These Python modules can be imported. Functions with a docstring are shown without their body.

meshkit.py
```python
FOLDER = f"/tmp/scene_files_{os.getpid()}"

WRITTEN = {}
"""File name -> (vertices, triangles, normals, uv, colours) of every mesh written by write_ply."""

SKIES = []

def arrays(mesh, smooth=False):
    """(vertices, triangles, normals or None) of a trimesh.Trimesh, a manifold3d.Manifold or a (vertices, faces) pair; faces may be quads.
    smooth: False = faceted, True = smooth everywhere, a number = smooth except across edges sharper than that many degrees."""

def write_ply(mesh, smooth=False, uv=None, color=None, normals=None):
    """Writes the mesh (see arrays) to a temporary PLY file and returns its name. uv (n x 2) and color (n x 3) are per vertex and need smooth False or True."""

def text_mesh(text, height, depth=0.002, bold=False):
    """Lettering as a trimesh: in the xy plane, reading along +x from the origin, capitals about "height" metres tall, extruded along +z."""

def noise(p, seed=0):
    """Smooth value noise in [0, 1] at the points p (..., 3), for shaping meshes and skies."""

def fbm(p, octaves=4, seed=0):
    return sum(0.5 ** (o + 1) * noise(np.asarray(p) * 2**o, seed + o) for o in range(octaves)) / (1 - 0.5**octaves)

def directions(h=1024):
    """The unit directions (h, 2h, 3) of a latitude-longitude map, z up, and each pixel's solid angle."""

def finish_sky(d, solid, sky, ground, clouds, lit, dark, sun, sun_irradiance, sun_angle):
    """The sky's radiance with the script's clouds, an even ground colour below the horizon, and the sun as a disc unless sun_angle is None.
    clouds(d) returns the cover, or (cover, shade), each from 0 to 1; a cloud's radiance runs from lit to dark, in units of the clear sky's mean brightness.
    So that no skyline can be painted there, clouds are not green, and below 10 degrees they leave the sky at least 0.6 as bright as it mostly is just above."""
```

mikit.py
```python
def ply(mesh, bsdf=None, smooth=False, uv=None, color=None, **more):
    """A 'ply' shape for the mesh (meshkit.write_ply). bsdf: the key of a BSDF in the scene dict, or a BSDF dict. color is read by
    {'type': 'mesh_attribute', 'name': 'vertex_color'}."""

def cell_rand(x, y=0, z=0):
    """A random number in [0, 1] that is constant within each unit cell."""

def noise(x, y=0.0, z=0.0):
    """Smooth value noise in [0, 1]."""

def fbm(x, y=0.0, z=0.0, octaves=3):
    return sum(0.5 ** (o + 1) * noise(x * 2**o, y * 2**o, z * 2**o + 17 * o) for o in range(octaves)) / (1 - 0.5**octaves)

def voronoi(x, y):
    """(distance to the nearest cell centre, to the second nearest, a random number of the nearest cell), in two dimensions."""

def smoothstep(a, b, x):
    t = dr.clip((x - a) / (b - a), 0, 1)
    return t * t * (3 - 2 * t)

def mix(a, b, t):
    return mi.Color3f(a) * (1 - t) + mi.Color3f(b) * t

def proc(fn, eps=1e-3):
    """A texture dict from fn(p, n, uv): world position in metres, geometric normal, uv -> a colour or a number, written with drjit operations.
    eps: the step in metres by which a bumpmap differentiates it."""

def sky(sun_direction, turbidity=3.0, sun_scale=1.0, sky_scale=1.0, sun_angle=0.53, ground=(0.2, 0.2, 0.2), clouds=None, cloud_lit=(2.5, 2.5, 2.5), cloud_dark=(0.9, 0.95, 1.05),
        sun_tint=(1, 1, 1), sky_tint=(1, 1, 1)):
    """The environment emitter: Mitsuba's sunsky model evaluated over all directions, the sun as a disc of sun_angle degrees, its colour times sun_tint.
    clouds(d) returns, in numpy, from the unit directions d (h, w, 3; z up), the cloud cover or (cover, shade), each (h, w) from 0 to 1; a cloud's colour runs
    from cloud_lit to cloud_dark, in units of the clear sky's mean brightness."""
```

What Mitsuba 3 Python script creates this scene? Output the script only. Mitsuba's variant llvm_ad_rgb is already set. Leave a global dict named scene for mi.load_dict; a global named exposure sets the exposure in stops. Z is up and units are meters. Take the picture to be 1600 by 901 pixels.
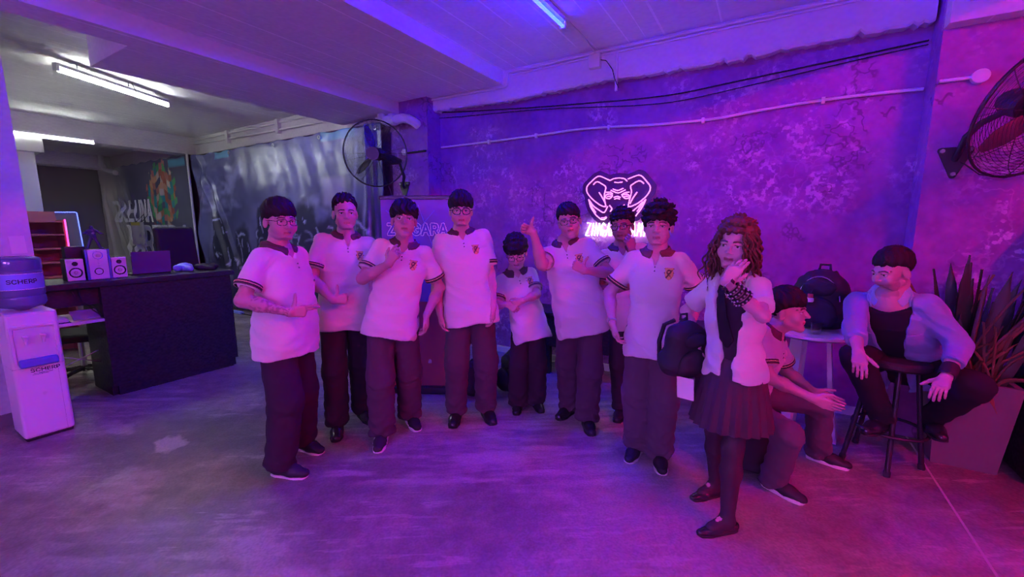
import math, random, numpy as np, trimesh, manifold3d, mitsuba as mi, drjit as dr, mikit, meshkit
from mikit import proc, noise, fbm, smoothstep, mix
from shapely.geometry import LineString, Polygon
from shapely.ops import unary_union
T = mi.ScalarTransform4f
random.seed(4); np.random.seed(4)
scene, labels = {}, {}
# ---------------------------------------------------------------- camera (wide lens, bowed a little, turned left of the wall's normal)
EYE = [0.0, 0.0, 1.62]
yaw, pitch = math.radians(31.1), math.radians(8.57)
fwd = [-math.sin(yaw) * math.cos(pitch), math.cos(yaw) * math.cos(pitch), -math.sin(pitch)]
scene['camera'] = {'type': 'perspective', 'fov': 101.05, 'fov_axis': 'x', 'near_clip': 0.05, 'far_clip': 100.0,
                   'to_world': T().look_at(origin=EYE, target=[EYE[i] + fwd[i] for i in range(3)], up=[0, 0, 1])}
exposure = 2.0
# ---------------------------------------------------------------- the lamps' radiance (tubes are built below, with their fittings)
BLUE_TUBE = (0.03, 0.12, 265.0)       # the blue tube in view
UNSEEN_BLUE = (0.6, 0.8, 22.0)         # unseen blue tube behind the camera, lights the group from the front
RED_TUBE = (210.0, 0.6, 34.0)         # the red tube in the right bay
UNSEEN_PINK = (5.0, 3.0, 10.0)        # unseen magenta tube over the camera's bay, lights faces and shirts
UNSEEN_VIOLET = (24.0, 7.0, 55.0)  # unseen wall tubes behind the camera, light shirts and ceiling
WHITE_TUBE = (20.0, 21.0, 19.0)
WHITE_FAR = (30.0, 33.0, 29.0)      # far zone's fluorescent tubes: one in view, one added as fill
NEON_PINK = (0.42, 0.085, 0.36)
NEON_WHITE = (4.2, 4.7, 4.0)
STRIP_PINK, STRIP_BLUE = (0.6, 0.02, 0.2), (0.025, 0.06, 0.5)

def rgb(c): return {'type': 'rgb', 'value': [float(x) for x in c]}
def emit(c): return {'type': 'area', 'radiance': rgb(c)}
def mat(name, base, rough=.7, spec=.4, two=True, bump=None, **k):
    b = {'type': 'principled', 'base_color': base if isinstance(base, dict) else rgb(base), 'roughness': rough, 'specular': spec, **k}
    if bump: b = {'type': 'bumpmap', 'arbitrary': proc(bump[0], eps=bump[2]), 'scale': bump[1], 'bsdf': b}
    scene[name] = {'type': 'twosided', 'bsdf': b} if two else b
VC = {'type': 'mesh_attribute', 'name': 'vertex_color'}
SKIN = (.56, .33, .24)

def f_floor(p, n, uv):
    s, r = p.x * .83 + p.y * .56, p.y * .83 - p.x * .56                 # along and across the trowel marks
    a = fbm(p.x * .8, p.y * .8, 0., 4); b = fbm(s * 1.8, r * 4.5, 3., 5); c = noise(p.x * 110, p.y * 110); m = fbm(p.x * 14, p.y * 14, 6., 3)
    col = mix((.125, .110, .098), (.270, .240, .213), smoothstep(.28, .72, a * .5 + b * .3 + m * .2))
    wipe = smoothstep(.55, .72, fbm(s * .55 + 9, r * 1.5, 1., 3)) * smoothstep(.35, .75, fbm(s * 3, r * 16, 4., 4))
    wipe = dr.maximum(wipe * .6, .25 * smoothstep(.60, .72, fbm(s * 6, r * 40., 12., 3)) * smoothstep(.45, .6, b))
    brk = .55 + .9 * (fbm(s * 5, r * 22, 2., 4) - .35)
    d1 = dr.sqrt(dr.square((p.x + 3.73) / .16) + dr.square((p.y - 1.2) / .11)) + .9 * (fbm(p.x * 16, p.y * 16, 2., 4) - .5)
    d2 = dr.sqrt(dr.square((p.x + 3.3) / .30) + dr.square((p.y - .80) / .20)) + 1.2 * (fbm(p.x * 9, p.y * 9, 2., 4) - .5)
    d3 = dr.sqrt(dr.square((p.x + 4.4) / .26) + dr.square((p.y - 1.10) / .08)) + 1.2 * (fbm(p.x * 9, p.y * 9, 7., 4) - .5)
    d4 = dr.sqrt(dr.square((p.x + 1.9) / .55) + dr.square((p.y - .95) / .12)) + 1.4 * (fbm(p.x * 7, p.y * 7, 3., 4) - .5)
    wipe = dr.maximum(wipe, dr.maximum(.62 * (1 - smoothstep(.7, 1.05, d1)), brk * dr.maximum(.8 * (1 - smoothstep(.3, 1.2, d2)), dr.maximum(.7 * (1 - smoothstep(.3, 1.2, d3)), .5 * (1 - smoothstep(.3, 1.2, d4))))))
    col = mix(col, (.46, .43, .385), dr.clip(wipe, 0, 1))
    return col * (.86 + .28 * c)
def f_wall(p, n, uv):
    x = p.x + p.y
    a = fbm(x * .9, p.z * 1.1, 1., 4); fine = fbm(x * 26, p.z * 26, 3., 3); mid = fbm(x * 5, p.z * 5, 5., 4)
    col = mix((.215, .055, .235), (.315, .105, .335), smoothstep(.25, .75, a * .6 + mid * .4))
    low = 1 - smoothstep(2.0, 2.75, p.z)
    zone = smoothstep(.50, .66, fbm(x * 1.3 + 3.3, p.z * 1.5, 8., 4) + .07 * low + .08 * smoothstep(-.6, .6, p.x) * low - .04)
    lace = 1 - dr.abs(2 * fbm(x * 11, p.z * 11, 4., 4) - 1)
    peel = zone * smoothstep(.50, .66, fbm(x * 34, p.z * 34, 6., 3)) * smoothstep(.42, .62, fbm(x * 9, p.z * 9, 4., 3)) + .25 * zone * smoothstep(.88, .98, lace)
    col = mix(col, (.56, .34, .54), peel * .62)
    dark = smoothstep(.60, .70, fbm(x * 2.6 + 7, p.z * 2.6, 2., 4)) * smoothstep(.84, .97, 1 - dr.abs(2 * fbm(x * 13, p.z * 13, 9., 3) - 1))
    col = mix(col, (.09, .035, .10), dark * .6)
    return col * (.86 + .28 * fine)
def b_wall(p, n, uv): return fbm(p.x * 6, p.z * 6, p.y * 6, 4) * 1.0
def f_ceil(p, n, uv):
    w = .16; k = p.x / w + .1 * (noise(p.y * .8, dr.floor(p.x / w)) - .5)
    e = dr.abs(k - dr.round(k)) * w
    on = smoothstep(.42, .6, noise(p.y * 1.3 + 11 * dr.round(k), dr.round(k) * 7.7))
    line = (1 - smoothstep(.002, .008, e)) * on * smoothstep(.9, .98, dr.abs(n.z))
    a = fbm(p.x * 1.5, p.y * 1.5, p.z * 2, 4)
    col = mix((.56, .55, .55), (.70, .69, .68), a)
    return mix(col, (.84, .83, .82), line * .8) * (.95 + .1 * noise(p.x * 40, p.y * 40, p.z * 40))
def f_black(p, n, uv): return mix((.010, .009, .010), (.022, .02, .022), noise(p.x * 60, p.y * 60, p.z * 60))
mat('floor_concrete', proc(f_floor), .42, .45)
mat('wall_paint', proc(f_wall), .75, .3, bump=(b_wall, .02, .004))
mat('plaster', proc(f_ceil), .8, .3)
mat('grey_wall', (.17, .15, .15), .8)
mat('pale_paint', (.60, .60, .57), .7)
mat('black_board', proc(f_black), .45, .4)
mat('skin', VC, .55, .35); mat('painted', VC, .8, .25); mat('eye_wet', VC, .12, .5); mat('vinyl', VC, .32, .5)
def b_cloth(p, n, uv):
    s = p.x * .8 + p.y * .6; w = fbm(s * 4, p.z * 4, 3., 2)
    a = noise(s * 13 + 5 * w + p.z * 5, p.z * 7 - s * 6, p.y * 9); b = noise(s * 30 - p.z * 9, p.z * 22 + 6 * w, p.y * 20); c = noise(p.x * 420, p.y * 420, p.z * 420)
    return (dr.abs(a - .5) * 2 + .35 * b) * .9 + .05 * c
mat('cloth_white', (.66, .61, .56), .92, .2, bump=(b_cloth, .010, .003)); mat('cloth_grey', (.42, .40, .42), .92, .2)
mat('cloth_maroon', (.066, .036, .052), .95, .15, bump=(b_cloth, .010, .003)); mat('cloth_dark', (.030, .018, .027), .95, .15, bump=(b_cloth, .010, .003)); mat('cloth_brown', (.088, .058, .074), .95, .15)
mat('cloth_skirt', (.055, .030, .040), .95, .15)
mat('cloth_black', (.012, .011, .013), .95, .2); mat('denim', (.20, .24, .41), .9, .2, bump=(b_cloth, .010, .003)); mat('stocking', (.032, .016, .022), .6, .3)
mat('hair_dark', (.010, .007, .007), .7, .2); mat('hair_auburn', (.10, .034, .024), .6, .3)
mat('leather_shiny', (.012, .011, .014), .16, .6); mat('shoe_dark', (.018, .016, .02), .6, .3); mat('sole_white', (.72, .70, .68), .6)
mat('stripe_gold', (.55, .42, .2), .8); mat('button_dark', (.06, .05, .05), .4); mat('frame_black', (.012, .012, .014), .25, .5); mat('frame_gold', (.45, .3, .22), .3, metallic=.8)
scene['lens'] = {'type': 'thindielectric', 'int_ior': 1.3}
mat('black_metal', (.014, .014, .016), .35, .5); mat('black_plastic', (.02, .02, .022), .4, .4); mat('steel', (.6, .6, .62), .25, metallic=1.0)
mat('pvc_white', (.66, .65, .64), .45); mat('white_plastic', (.68, .67, .68), .35, .5); mat('blue_plastic', (.10, .14, .5), .4)
mat('shelf_red', (.33, .10, .09), .6); mat('paper', (.74, .72, .68), .8); mat('nylon_black', (.014, .013, .016), .7, .35)
mat('planter_grey', (.12, .095, .10), .7); mat('leaf_green', (.022, .04, .02), .5); mat('leaf_dry', (.12, .07, .035), .8); mat('soil', (.05, .035, .025), .95)
mat('acrylic_dark', (.06, .02, .07), .25, .5); mat('cable', (.02, .02, .022), .6); mat('ink_dark', (.03, .03, .07), .6); mat('letter_violet', (.16, .12, .5), .5)
mat('print_white', (.8, .8, .82), .7)
mat('violet_print', (.20, .12, .45), .5); mat('red_print', (.42, .07, .10), .5)
mat('water_blue', (.16, .22, .42), .12, .5, two=False, spec_trans=.55, eta=1.33) if False else mat('water_blue', (.11, .13, .26), .12, .6)
mat('violet_lid', (.10, .05, .13), .35)
mat('label_blue', (.22, .30, .75), .5)

def put(key, mesh, m, smooth=False, color=None, emission=None, label=None):
    """One entry of the scene. mesh: a Trimesh, a Manifold or (vertices, faces)."""
    if isinstance(mesh, tuple):
        v, f = np.asarray(mesh[0], float), np.asarray(mesh[1])
        if f.shape[1] == 4: f = np.vstack([f[:, [0, 1, 2]], f[:, [0, 2, 3]]])
        mesh = trimesh.Trimesh(v, f, process=False)
    more = {'emitter': emit(emission)} if emission is not None else {}
    scene[key] = mikit.ply(mesh, m, smooth=smooth, color=color, **more)
    if label: labels[key] = {'label': label}
    return key
def thing(key, label, category, group=None):
    labels[key] = {'label': label, 'category': category}
    if group: labels[key]['group'] = group
    return key
def struct(key, mesh, m, label, smooth=False):
    put(key, mesh, m, smooth); labels[key] = {'label': label, 'kind': 'structure'}
def box(x0, x1, y0, y1, z0, z1):
    m = trimesh.creation.box(extents=(x1 - x0, y1 - y0, z1 - z0)); m.apply_translation(((x0 + x1) / 2, (y0 + y1) / 2, (z0 + z1) / 2)); return m
def rbox(x0, x1, y0, y1, z0, z1, r=.01, n=8):
    """A box with rounded edges."""
    c = [manifold3d.Manifold.sphere(r, n).translate((x, y, z)) for x in (x0 + r, x1 - r) for y in (y0 + r, y1 - r) for z in (z0 + r, z1 - r)]
    m = manifold3d.Manifold.batch_hull(c).to_mesh()
    return trimesh.Trimesh(np.array(m.vert_properties[:, :3]), np.array(m.tri_verts), process=False)
def place(mesh, o, x, y):
    """Moves a mesh so that its x and y axes run along x and y from o."""
    x, y = np.asarray(x, float), np.asarray(y, float); x = x / np.linalg.norm(x); y = y - (y @ x) * x; y = y / np.linalg.norm(y)
    M = np.eye(4); M[:3, 0], M[:3, 1], M[:3, 2], M[:3, 3] = x, y, np.cross(x, y), o
    m = mesh.copy(); m.apply_transform(M); return m
def lathe(prof, n=32):
    """A solid of revolution about z from (radius, z) points, bottom to top."""
    p = np.array(prof, float); a = np.linspace(0, 2 * math.pi, n, endpoint=False); v = []; f = []
    for r, z in p: v.append(np.stack([np.cos(a) * max(r, 1e-4), np.sin(a) * max(r, 1e-4), a * 0 + z], 1))
    for i in range(len(p) - 1):
        for j in range(n): f.append((i * n + j, i * n + (j + 1) % n, (i + 1) * n + (j + 1) % n, (i + 1) * n + j))
    f = np.array(f); return trimesh.Trimesh(np.vstack(v), np.vstack([f[:, [0, 1, 2]], f[:, [0, 2, 3]]]), process=False)
# ---------------------------------------------------------------- signed distance modelling: surface nets on a sparse grid
f32 = np.float32
def V(*a): return np.array(a, float)
def nrm(v):
    v = np.asarray(v, float); return v / max(np.linalg.norm(v), 1e-9)

def capsule(a, b, ra, rb, axis=None, flat=1.0):
    a, b = np.asarray(a, float), np.asarray(b, float)
    ba = b - a; l2 = max(ba @ ba, 1e-9)
    def f(p):
        q = p - a.astype(f32)
        h = np.clip(q @ (ba / l2).astype(f32), 0, 1)
        q = q - h[:, None] * ba.astype(f32)
        if axis is not None:
            q = q + (q @ axis.astype(f32))[:, None] * ((flat - 1) * axis).astype(f32)
        return np.sqrt((q * q).sum(1)) - (ra + (rb - ra) * h).astype(f32)
    return f

def ellipsoid(c, R, r):
    c, R, r = np.asarray(c, f32), np.asarray(R, f32), np.asarray(r, f32)
    def f(p):
        q = (p - c) @ R.T
        k0 = np.sqrt(((q / r) ** 2).sum(1)); k1 = np.sqrt(((q / (r * r)) ** 2).sum(1))
        return k0 * (k0 - 1) / np.maximum(k1, 1e-6)
    return f

def smin(a, b, k):
    h = np.maximum(k - np.abs(a - b), 0) / k
    return np.minimum(a, b) - h * h * k * 0.25
def smax(a, b, k): return -smin(-a, -b, k)

def union(fs, k):
    def f(p):
        d = fs[0](p)
        for g in fs[1:]: d = smin(d, g(p), k)
        return d
    return f

def loft(base, U, L, F, table, n=2.3, k=0.02):
    """A trunk along U from base: rows (t, half width, half depth, forward offset)."""
    T = np.array(table, float)
    B, U, L, F = (np.asarray(x, f32) for x in (base, U, L, F))
    def f(p):
        q = p - B; t = q @ U
        w, d, o = (np.interp(t, T[:, 0], T[:, i]).astype(f32) for i in (1, 2, 3))
        x, y = np.abs(q @ L) / w, np.abs(q @ F - o) / d
        r = (x ** n + y ** n) ** (1 / n)
        e = (r - 1) * np.minimum(w, d)
        return smax(e, np.maximum(t - T[-1, 0], T[0, 0] - t), k)
    return f

EDGES = [(0,1),(2,3),(4,5),(6,7),(0,2),(1,3),(4,6),(5,7),(0,4),(1,5),(2,6),(3,7)]
def polygonize(f, lo, hi, h):
    lo = np.asarray(lo, float) - 2 * h
    nb = np.ceil((np.asarray(hi, float) + 2 * h - lo) / (4 * h)).astype(int) + 1
    ix = np.stack(np.meshgrid(*[np.arange(n) for n in nb], indexing='ij'), -1).reshape(-1, 3)
    c = f((lo + (ix * 4 + 1.5) * h).astype(f32))
    keep = np.abs(c) < 4.6 * h * 1.35
    g = np.repeat(np.repeat(np.repeat(c.reshape(nb), 4, 0), 4, 1), 4, 2).astype(f32)
    o = np.stack(np.meshgrid(*[np.arange(4)] * 3, indexing='ij'), -1).reshape(-1, 3)
    pts = (ix[keep][:, None] * 4 + o[None]).reshape(-1, 3)
    g[pts[:, 0], pts[:, 1], pts[:, 2]] = f((lo + pts * h).astype(f32))
    g[[0, -1]] = np.maximum(g[[0, -1]], 1e-3); g[:, [0, -1]] = np.maximum(g[:, [0, -1]], 1e-3); g[:, :, [0, -1]] = np.maximum(g[:, :, [0, -1]], 1e-3)
    s = g < 0
    n = s.shape
    cs = [s[i:n[0]-1+i, j:n[1]-1+j, k:n[2]-1+k] for i in (0,1) for j in (0,1) for k in (0,1)]
    tot = sum(x.astype(np.int8) for x in cs)
    act = np.argwhere((tot > 0) & (tot < 8))
    cid = np.full((n[0]-1, n[1]-1, n[2]-1), -1, np.int64); cid[act[:, 0], act[:, 1], act[:, 2]] = np.arange(len(act))
    off = np.array([(i, j, k) for i in (0,1) for j in (0,1) for k in (0,1)])
    val = np.stack([g[act[:, 0]+o_[0], act[:, 1]+o_[1], act[:, 2]+o_[2]] for o_ in off], 1)
    acc = np.zeros((len(act), 3)); cnt = np.zeros(len(act))
    for a, b in EDGES:
        m = (val[:, a] < 0) != (val[:, b] < 0)
        t = np.where(m, val[:, a] / np.where(m, val[:, a] - val[:, b], 1), 0)
        acc += np.where(m[:, None], off[a] + t[:, None] * (off[b] - off[a]), 0); cnt += m
    v = lo + (act + acc / cnt[:, None]) * h
    fs = []
    for ax in range(3):
        u, w = [(1, 2), (2, 0), (0, 1)][ax]
        sl0 = [slice(1, n[i]-1) for i in range(3)]; sl1 = list(sl0)
        sl0[ax] = slice(0, n[ax]-1); sl1[ax] = slice(1, n[ax])
        x, y = s[tuple(sl0)], s[tuple(sl1)]
        e = np.argwhere(x != y); flip = y[e[:, 0], e[:, 1], e[:, 2]]
        st = np.array([0 if i == ax else 1 for i in range(3)]); e = e + st
        q = []
        for du, dw in ((0,0),(-1,0),(-1,-1),(0,-1)):
            d = e.copy(); d[:, u] += du; d[:, w] += dw
            q.append(cid[d[:, 0], d[:, 1], d[:, 2]])
        q = np.stack(q, 1)
        q[flip] = q[flip][:, ::-1]
        fs.append(q)
    q = np.vstack(fs)
    d1 = ((v[q[:, 0]] - v[q[:, 2]]) ** 2).sum(1) < ((v[q[:, 1]] - v[q[:, 3]]) ** 2).sum(1)
    tri = np.vstack([q[d1][:, [0,1,2]], q[d1][:, [0,2,3]], q[~d1][:, [1,2,3]], q[~d1][:, [1,3,0]]])
    return v, tri

def fuse(meshes):
    """The meshes as one skin (boolean union, or joined where that fails)."""
    ms = []
    for v, f in meshes:
        m = manifold3d.Manifold(manifold3d.Mesh(vert_properties=v.astype(np.float32), tri_verts=f.astype(np.uint32)))
        ms.append(m)
    if all(m.status() == manifold3d.Error.NoError and not m.is_empty() for m in ms):
        r = manifold3d.Manifold.batch_boolean(ms, manifold3d.OpType.Add).to_mesh()
        return np.array(r.vert_properties[:, :3], float), np.array(r.tri_verts)
    at, vs, fs = 0, [], []
    for v, f in meshes: vs.append(v); fs.append(f + at); at += len(v)
    return np.vstack(vs), np.vstack(fs)

def joint(a, b, l1, l2, hint):
    """Two-bone chain from a to b: (middle joint, reached end)."""
    a, b = np.asarray(a, float), np.asarray(b, float)
    d = b - a; L = np.linalg.norm(d); u = d / max(L, 1e-9)
    Lc = np.clip(L, abs(l1 - l2) + 0.02, (l1 + l2) * 0.998); b = a + u * Lc
    x = (l1 * l1 - l2 * l2 + Lc * Lc) / (2 * Lc); y = math.sqrt(max(l1 * l1 - x * x, 0))
    h = np.asarray(hint, float); h = nrm(h - (h @ u) * u)
    return a + u * x + h * y, b
POSE = {'girl': {'ankle': [[-0.071, 2.339, 0.0, -138.3], [-0.159, 2.642, 0.0, -132.3]],
          'elbow': [[0.679, 0.051, -0.733], [-0.788, -0.009, -0.615]],
          'eye': [-0.144, 2.484, 1.523],
          'face': -124.3,
          'hand': [['cup', [0.269, -0.463, 0.845], [-0.519, -0.83, -0.205]], ['fist', [-0.078, 0.061, -0.995], [0.688, -0.726, 0.0]]],
          'head': [-100.3, 6, 6],
          'ht': 1.6,
          'neck': [-0.133, 2.5, 1.369],
          'pelvis': [-0.102, 2.483, 0.869],
          'wrist': [[-0.148, 2.106, 1.366], [-0.297, 2.541, 0.941]]},
 'm1': {'ankle': [[-2.795, 1.677, 0.0, 7.1], [-2.616, 1.407, 0.0, 21.1]],
        'elbow': [[0.627, -0.231, -0.744], [-0.716, -0.51, -0.477]],
        'eye': [-2.662, 1.563, 1.646],
        'face': 17.1,
        'hand': [['relaxed', [-0.041, 0.103, -0.994], [0.143, -0.99, 0.0]], ['point', [0.669, 0.743, 0.0], [0.742, -0.668, 0.05]]],
        'head': [-6.9, 4, 0],
        'ht': 1.759,
        'neck': [-2.681, 1.557, 1.491],
        'pelvis': [-2.673, 1.541, 0.955],
        'wrist': [[-2.619, 1.69, 0.835], [-2.424, 1.434, 1.102]]},
 'm2': {'ankle': [[-2.851, 2.255, 0.0, -17.7], [-2.812, 1.984, 0.0, -41.7]],
        'elbow': [[0.693, -0.333, -0.64], [-0.75, -0.303, -0.588]],
        'eye': [-2.769, 2.133, 1.708],
        'face': -29.7,
        'hand': [['relaxed', [0.035, 0.105, -0.994], [-0.959, -0.285, 0.0]], ['up', [0.97, 0.237, 0.05], [0.139, -0.99, 0.0]]],
        'head': [-31.7, 2, 0],
        'ht': 1.825,
        'neck': [-2.786, 2.143, 1.553],
        'pelvis': [-2.779, 2.089, 0.991],
        'wrist': [[-2.593, 2.201, 0.923], [-2.608, 1.865, 1.094]]},
 'm3': {'ankle': [[-2.422, 2.386, 0.0, -26.8], [-2.39, 2.059, 0.0, -52.8]],
        'elbow': [[0.64, -0.426, -0.64], [-0.575, 0.287, -0.766]],
        'eye': [-2.292, 2.27, 1.656],
        'face': -44.8,
        'hand': [['relaxed', [0.05, 0.099, -0.994], [-0.989, -0.148, 0.0]], ['chin', [0.506, 0.051, 0.861], [0.314, -0.943, -0.105]]],
        'head': [-42.8, -5, 3],
        'ht': 1.769,
        'neck': [-2.306, 2.284, 1.501],
        'pelvis': [-2.361, 2.185, 0.961],
        'wrist': [[-2.131, 2.3, 0.957], [-2.189, 2.008, 1.358]]},
 'm4': {'ankle': [[-1.956, 2.814, 0.0, -37.2], [-2.147, 2.648, 0.0, -61.2]],
        'elbow': [[0.738, -0.665, -0.117], [-0.665, -0.738, -0.117]],
        'eye': [-2.088, 2.683, 1.733],
        'face': -49.2,
        'hand': [['relaxed', [0.044, 0.102, -0.994], [-0.98, -0.2, 0.0]], ['relaxed', [0.044, 0.102, -0.994], [0.995, -0.096, 0.0]]],
        'head': [-50.2, 4, 0],
        'ht': 1.851,
        'neck': [-2.101, 2.698, 1.577],
        'pelvis': [-2.011, 2.684, 1.005],
        'wrist': [[-1.792, 2.699, 0.947], [-2.156, 2.479, 0.941]]},
 'm5': {'ankle': [[-1.682, 3.204, 0.0, -41.4], [-1.801, 3.088, 0.0, -65.4]],
        'elbow': [[0.802, -0.016, -0.597], [-0.331, 0.268, -0.905]],
        'eye': [-1.818, 3.08, 1.389],
        'face': -53.4,
        'hand': [['loose', [-0.933, 0.006, -0.361], [0.102, -0.971, 0.217]], ['loose', [0.803, 0.293, -0.518], [0.102, -0.971, -0.217]]],
        'head': [-61.4, 26, -4],
        'ht': 1.484,
        'neck': [-1.86, 3.136, 1.236],
        'pelvis': [-1.712, 3.106, 0.806],
        'wrist': [[-1.636, 2.871, 1.022], [-1.737, 2.81, 0.996]]},
 'm6': {'ankle': [[-1.153, 3.092, 0.0, -55.5], [-1.361, 3.231, 0.0, -99.5]],
        'elbow': [[0.823, -0.135, -0.552], [0.002, 0.944, -0.33]],
        'eye': [-1.343, 3.093, 1.651],
        'face': -69.5,
        'hand': [['up', [-0.82, 0.153, 0.551], [0.047, -0.999, 0.0]], ['up', [-0.912, 0.201, 0.358], [0.052, 0.994, 0.1]]],
        'head': [-68.5, 2, -12],
        'ht': 1.764,
        'neck': [-1.379, 3.101, 1.496],
        'pelvis': [-1.245, 3.107, 0.958],
        'wrist': [[-1.127, 2.886, 1.29], [-1.462, 2.719, 1.571]]},
 'm7': {'ankle': [[-0.924, 3.571, 0.0, -61.1], [-0.97, 3.435, 0.0, -85.1]],
        'elbow': [[0.704, 0.101, -0.704], [-0.314, -0.105, -0.943]],
        'eye': [-1.023, 3.429, 1.612],
        'face': -73.1,
        'hand': [['chin', [-0.316, 0.0, 0.949], [-0.53, -0.848, 0.0]], ['loose', [0.889, 0.111, 0.444], [-0.0, -1.0, 0.0]]],
        'head': [-87.1, 4, -5],
        'ht': 1.723,
        'neck': [-1.029, 3.448, 1.457],
        'pelvis': [-0.93, 3.448, 0.935],
        'wrist': [[-0.893, 3.283, 1.422], [-0.964, 3.193, 1.127]]},
 'm8': {'ankle': [[-0.535, 2.856, 0.0, -69.7], [-0.693, 2.891, 0.0, -93.7]],
        'elbow': [[0.652, -0.75, -0.117], [-0.75, -0.652, -0.117]],
        'eye': [-0.614, 2.851, 1.614],
        'face': -81.7,
        'hand': [['relaxed', [0.057, 0.096, -0.994], [-0.997, -0.079, 0.0]], ['relaxed', [0.204, 0.132, -0.97], [0.965, -0.264, 0.0]]],
        'head': [-83.7, 2, 0],
        'ht': 1.725,
        'neck': [-0.617, 2.87, 1.459],
        'pelvis': [-0.606, 2.816, 0.937],
        'wrist': [[-0.395, 2.92, 0.953], [-0.826, 2.637, 0.987]]},
 'seated': {'ankle': [[0.411, 3.439, -0.0, -13.8], [0.143, 2.895, 0.0, -27.8]],
            'elbow': [[0.417, 0.213, -0.883], [-0.483, -0.073, -0.873]],
            'eye': [0.141, 3.202, 1.07],
            'face': -21.8,
            'hand': [['flat', [0.295, 0.907, -0.301], [-0.907, 0.158, 0.391]], ['flat', [0.391, 0.865, -0.314], [0.982, -0.164, 0.098]]],
            'head': [-9.8, -4, 0],
            'ht': 1.7,
            'knee': [[0.083, 0.554, 0.829], [-0.437, 0.489, 0.755]],
            'neck': [0.067, 3.232, 0.945],
            'pelvis': [-0.058, 3.118, 0.486],
            'wrist': [[0.335, 3.266, 0.541], [0.298, 2.986, 0.595]]},
 'stool': {'ankle': [[1.012, 3.67, 0.282, -86.3], [0.736, 3.504, 0.281, -126.3]],
           'elbow': [[0.617, -0.692, -0.374], [-0.961, -0.25, -0.116]],
           'eye': [0.681, 3.489, 1.335],
           'face': -106.3,
           'hand': [['knee', [-0.182, 0.825, -0.535], [0.012, -0.333, -0.943]], ['knee', [0.246, 0.754, -0.609], [-0.035, -0.329, -0.944]]],
           'head': [-144.3, 16, 0],
           'ht': 1.78,
           'knee': [[0.517, 0.736, 0.437], [-0.315, 0.838, 0.445]],
           'neck': [0.687, 3.508, 1.18],
           'pelvis': [0.86, 3.836, 0.702],
           'wrist': [[0.937, 3.275, 0.756], [0.497, 3.009, 0.839]]}}
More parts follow.
